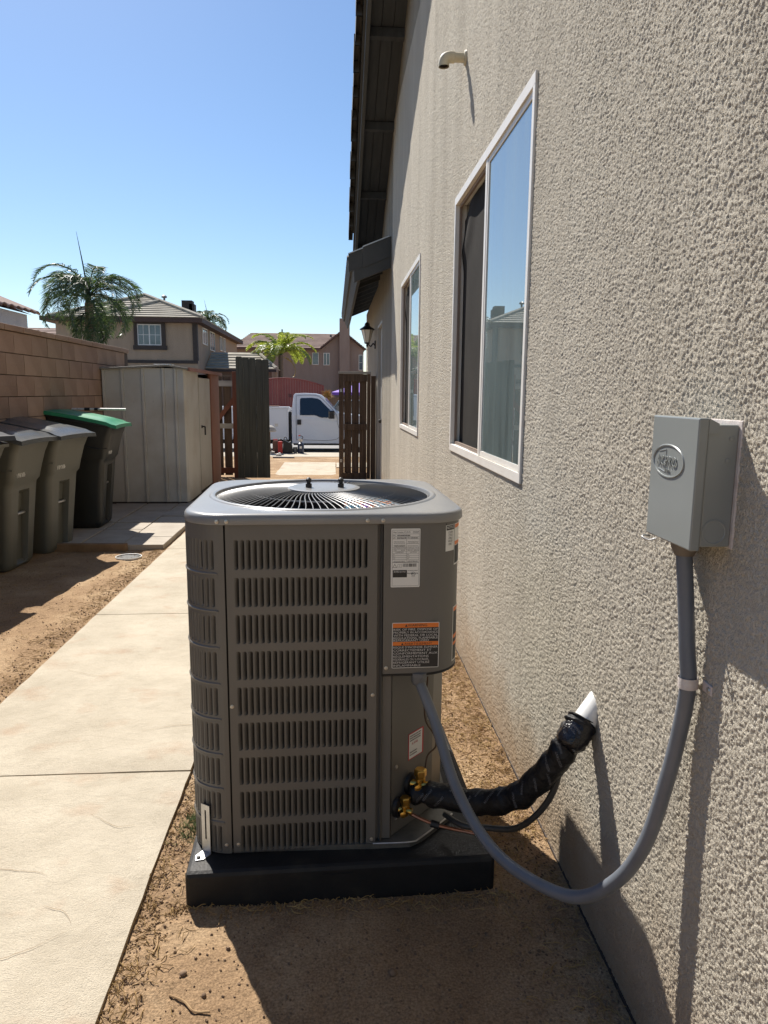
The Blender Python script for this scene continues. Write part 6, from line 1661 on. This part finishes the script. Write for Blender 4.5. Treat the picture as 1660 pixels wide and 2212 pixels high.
b = MB(); b.prism([(-1.53, PZ), (-1.41, PZ), (-1.405, PZ + .05), (-1.44, PZ + .09), (-1.48, PZ + .07), (-1.53, PZ + .05)], 'y', 19.05, 19.14); b.build('upper', 'paper', t, bev=.01)
b = MB(); b.box(-1.535, -1.40, 19.045, 19.145, PZ - .012, PZ + .012); b.build('sole', 'black', t)

# ================================================================== PALMS
def make_frond(L_, droop, m, nl=46, wid=.42, seed=0, leafw=.022, hang=.7, per_palm=True):
    """frond along +x from the origin, drooping in z"""
    rnd = random.Random(seed); b = MB(); pts = []; ang = 0.; p = Vector((0, 0, 0)); n = 14; seg = L_ / n
    for i in range(n + 1):
        pts.append(p.copy()); ang -= droop / n * (1 + 1.2 * i / n); p = p + Vector((math.cos(ang), rnd.uniform(-.015, .015), math.sin(ang))) * seg
    b.tube(pts, [.022 * (1 - .85 * i / n) + .003 for i in range(n + 1)], 4)
    for k in range(nl):
        t = .12 + .88 * k / nl; f = t * n; i = min(int(f), n - 1); q = pts[i].lerp(pts[i + 1], f - i); tan = (pts[i + 1] - pts[i]).normalized()
        lw_ = wid * (math.sin(math.pi * min(1, t * .9 + .12)) ** .6) * rnd.uniform(.75, 1.1)
        for s in (-1, 1):
            out = (Vector((0, s, 0)) * rnd.uniform(.75, 1.) + tan * rnd.uniform(.35, .8) + Vector((0, 0, rnd.uniform(-.15, .45)))).normalized()
            mid = q + out * lw_ * .5; end = mid + (out * .6 + Vector((0, 0, -hang * rnd.uniform(.6, 1.3)))).normalized() * lw_ * .55
            wv_ = tan.cross(out).cross(out).normalized() * leafw * .5
            wv_ = (Matrix.Rotation(rnd.uniform(-1, 1), 3, out) @ wv_)
            b.add([q - wv_ * .6, q + wv_ * .6, mid + wv_, mid - wv_, end], [(0, 1, 2, 3), (3, 2, 4)])
    me = b.mesh('frond'); me.materials.append(MT[m] if isinstance(m, str) else m); return me
def palm(name, label, base, h, tr_r, fronds, spear=None, lean=0.):
    t = thing(name, label, 'palm tree', base, 0)
    b = MB(); pts = [(lean * (k / 10) ** 2, 0, h * k / 10) for k in range(11)]
    b.tube(pts, [tr_r * (1.25 - .35 * k / 10) * (1 + .05 * (k % 2)) for k in range(11)], 12); b.build('trunk', 'trunk', t, local=True)
    b = MB(); b.tube([(lean, 0, h - .05), (lean, 0, h + .5)], [tr_r * .8, tr_r * .35], 10); b.build('crown_shaft', 'frond', t, local=True)
    for (me, az, el, roll, dz) in fronds:
        o = bpy.data.objects.new('frond', me); col.objects.link(o); o.parent = t
        o.matrix_local = Matrix.Translation((lean, 0, h + dz)) @ Matrix.Rotation(az, 4, 'Z') @ Matrix.Rotation(-el, 4, 'Y') @ Matrix.Rotation(roll, 4, 'X')
    if spear:
        b = MB(); b.tube([(lean, 0, h + .3), (lean - .12, 0, h + .3 + spear * .5), (lean - .26, 0, h + .3 + spear)], [.03, .022, .004], 6); b.build('spear_leaf', 'frond', t, local=True)
    return t
rnd = random.Random(5)
fA = [make_frond(2.25, 1.45 + .2 * s, 'frond', 95, .52, s, .020, 1.9) for s in range(4)]
fA2 = [make_frond(1.5, 2.4, 'frond', 50, .42, s + 9, .028, 1.2) for s in range(3)]
fr = []
for k in range(18): fr.append((rnd.choice(fA), k * 2.399 + rnd.uniform(-.2, .2), rnd.uniform(.75, 1.25), rnd.uniform(-.4, .4), rnd.uniform(.1, .35)))
for k in range(9): fr.append((rnd.choice(fA), k * 2.399 + 1 + rnd.uniform(-.2, .2), rnd.uniform(.30, .7), rnd.uniform(-.4, .4), rnd.uniform(-.1, .2)))
for k in range(8): fr.append((rnd.choice(fA2), k * .9 + rnd.uniform(-.2, .2), rnd.uniform(-.4, .2), rnd.uniform(-.4, .4), rnd.uniform(-.6, -.1)))
palm('queen_palm', 'tall dark feathery palm with a bare spear leaf behind the block wall', (-7.75, 24, -.1), 4.35, .14, fr, 1.85, 0)
fC = [make_frond(2.8, 1.35, 'frond_y', 95, .55, s + 30, .045, 1.2) for s in range(3)]; fC2 = [make_frond(1.8, 1.4, 'frond_dry', 40, .4, s + 40, .035, .8) for s in range(1)]
fr = [(rnd.choice(fC), k * 2.399 + rnd.uniform(-.2, .2), rnd.uniform(.15, 1.45), rnd.uniform(-.4, .4), 0.) for k in range(17)] + [(fC2[0], 0.1, -.05, 0, -.1)]
palm('garden_palm', 'yellow-green palm in front of the pink house above the red gate', (-3.25, 45, -.24), 4.0, .15, fr)
fB = [make_frond(2.3, 1.7, 'frond', 40, .6, s + 50, .05, .9) for s in range(3)]
fr = [(rnd.choice(fB), k * 2.399 + rnd.uniform(-.2, .2), rnd.uniform(.2, 1.2), rnd.uniform(-.4, .4), 0.) for k in range(13)]
palm('far_palm', 'small palm top showing over the tan house roof', (-10.1, 60, -.5), 7.7, .16, fr, 1.3)
fr = [(rnd.choice(fA), k * 2.399 + .4, rnd.uniform(.0, .9), rnd.uniform(-.4, .4), 0.) for k in range(12)]
palm('side_palm', 'drooping palm fronds tips just right of the white house roof', (-10.4, 24, -.1), 2.9, .14, fr)
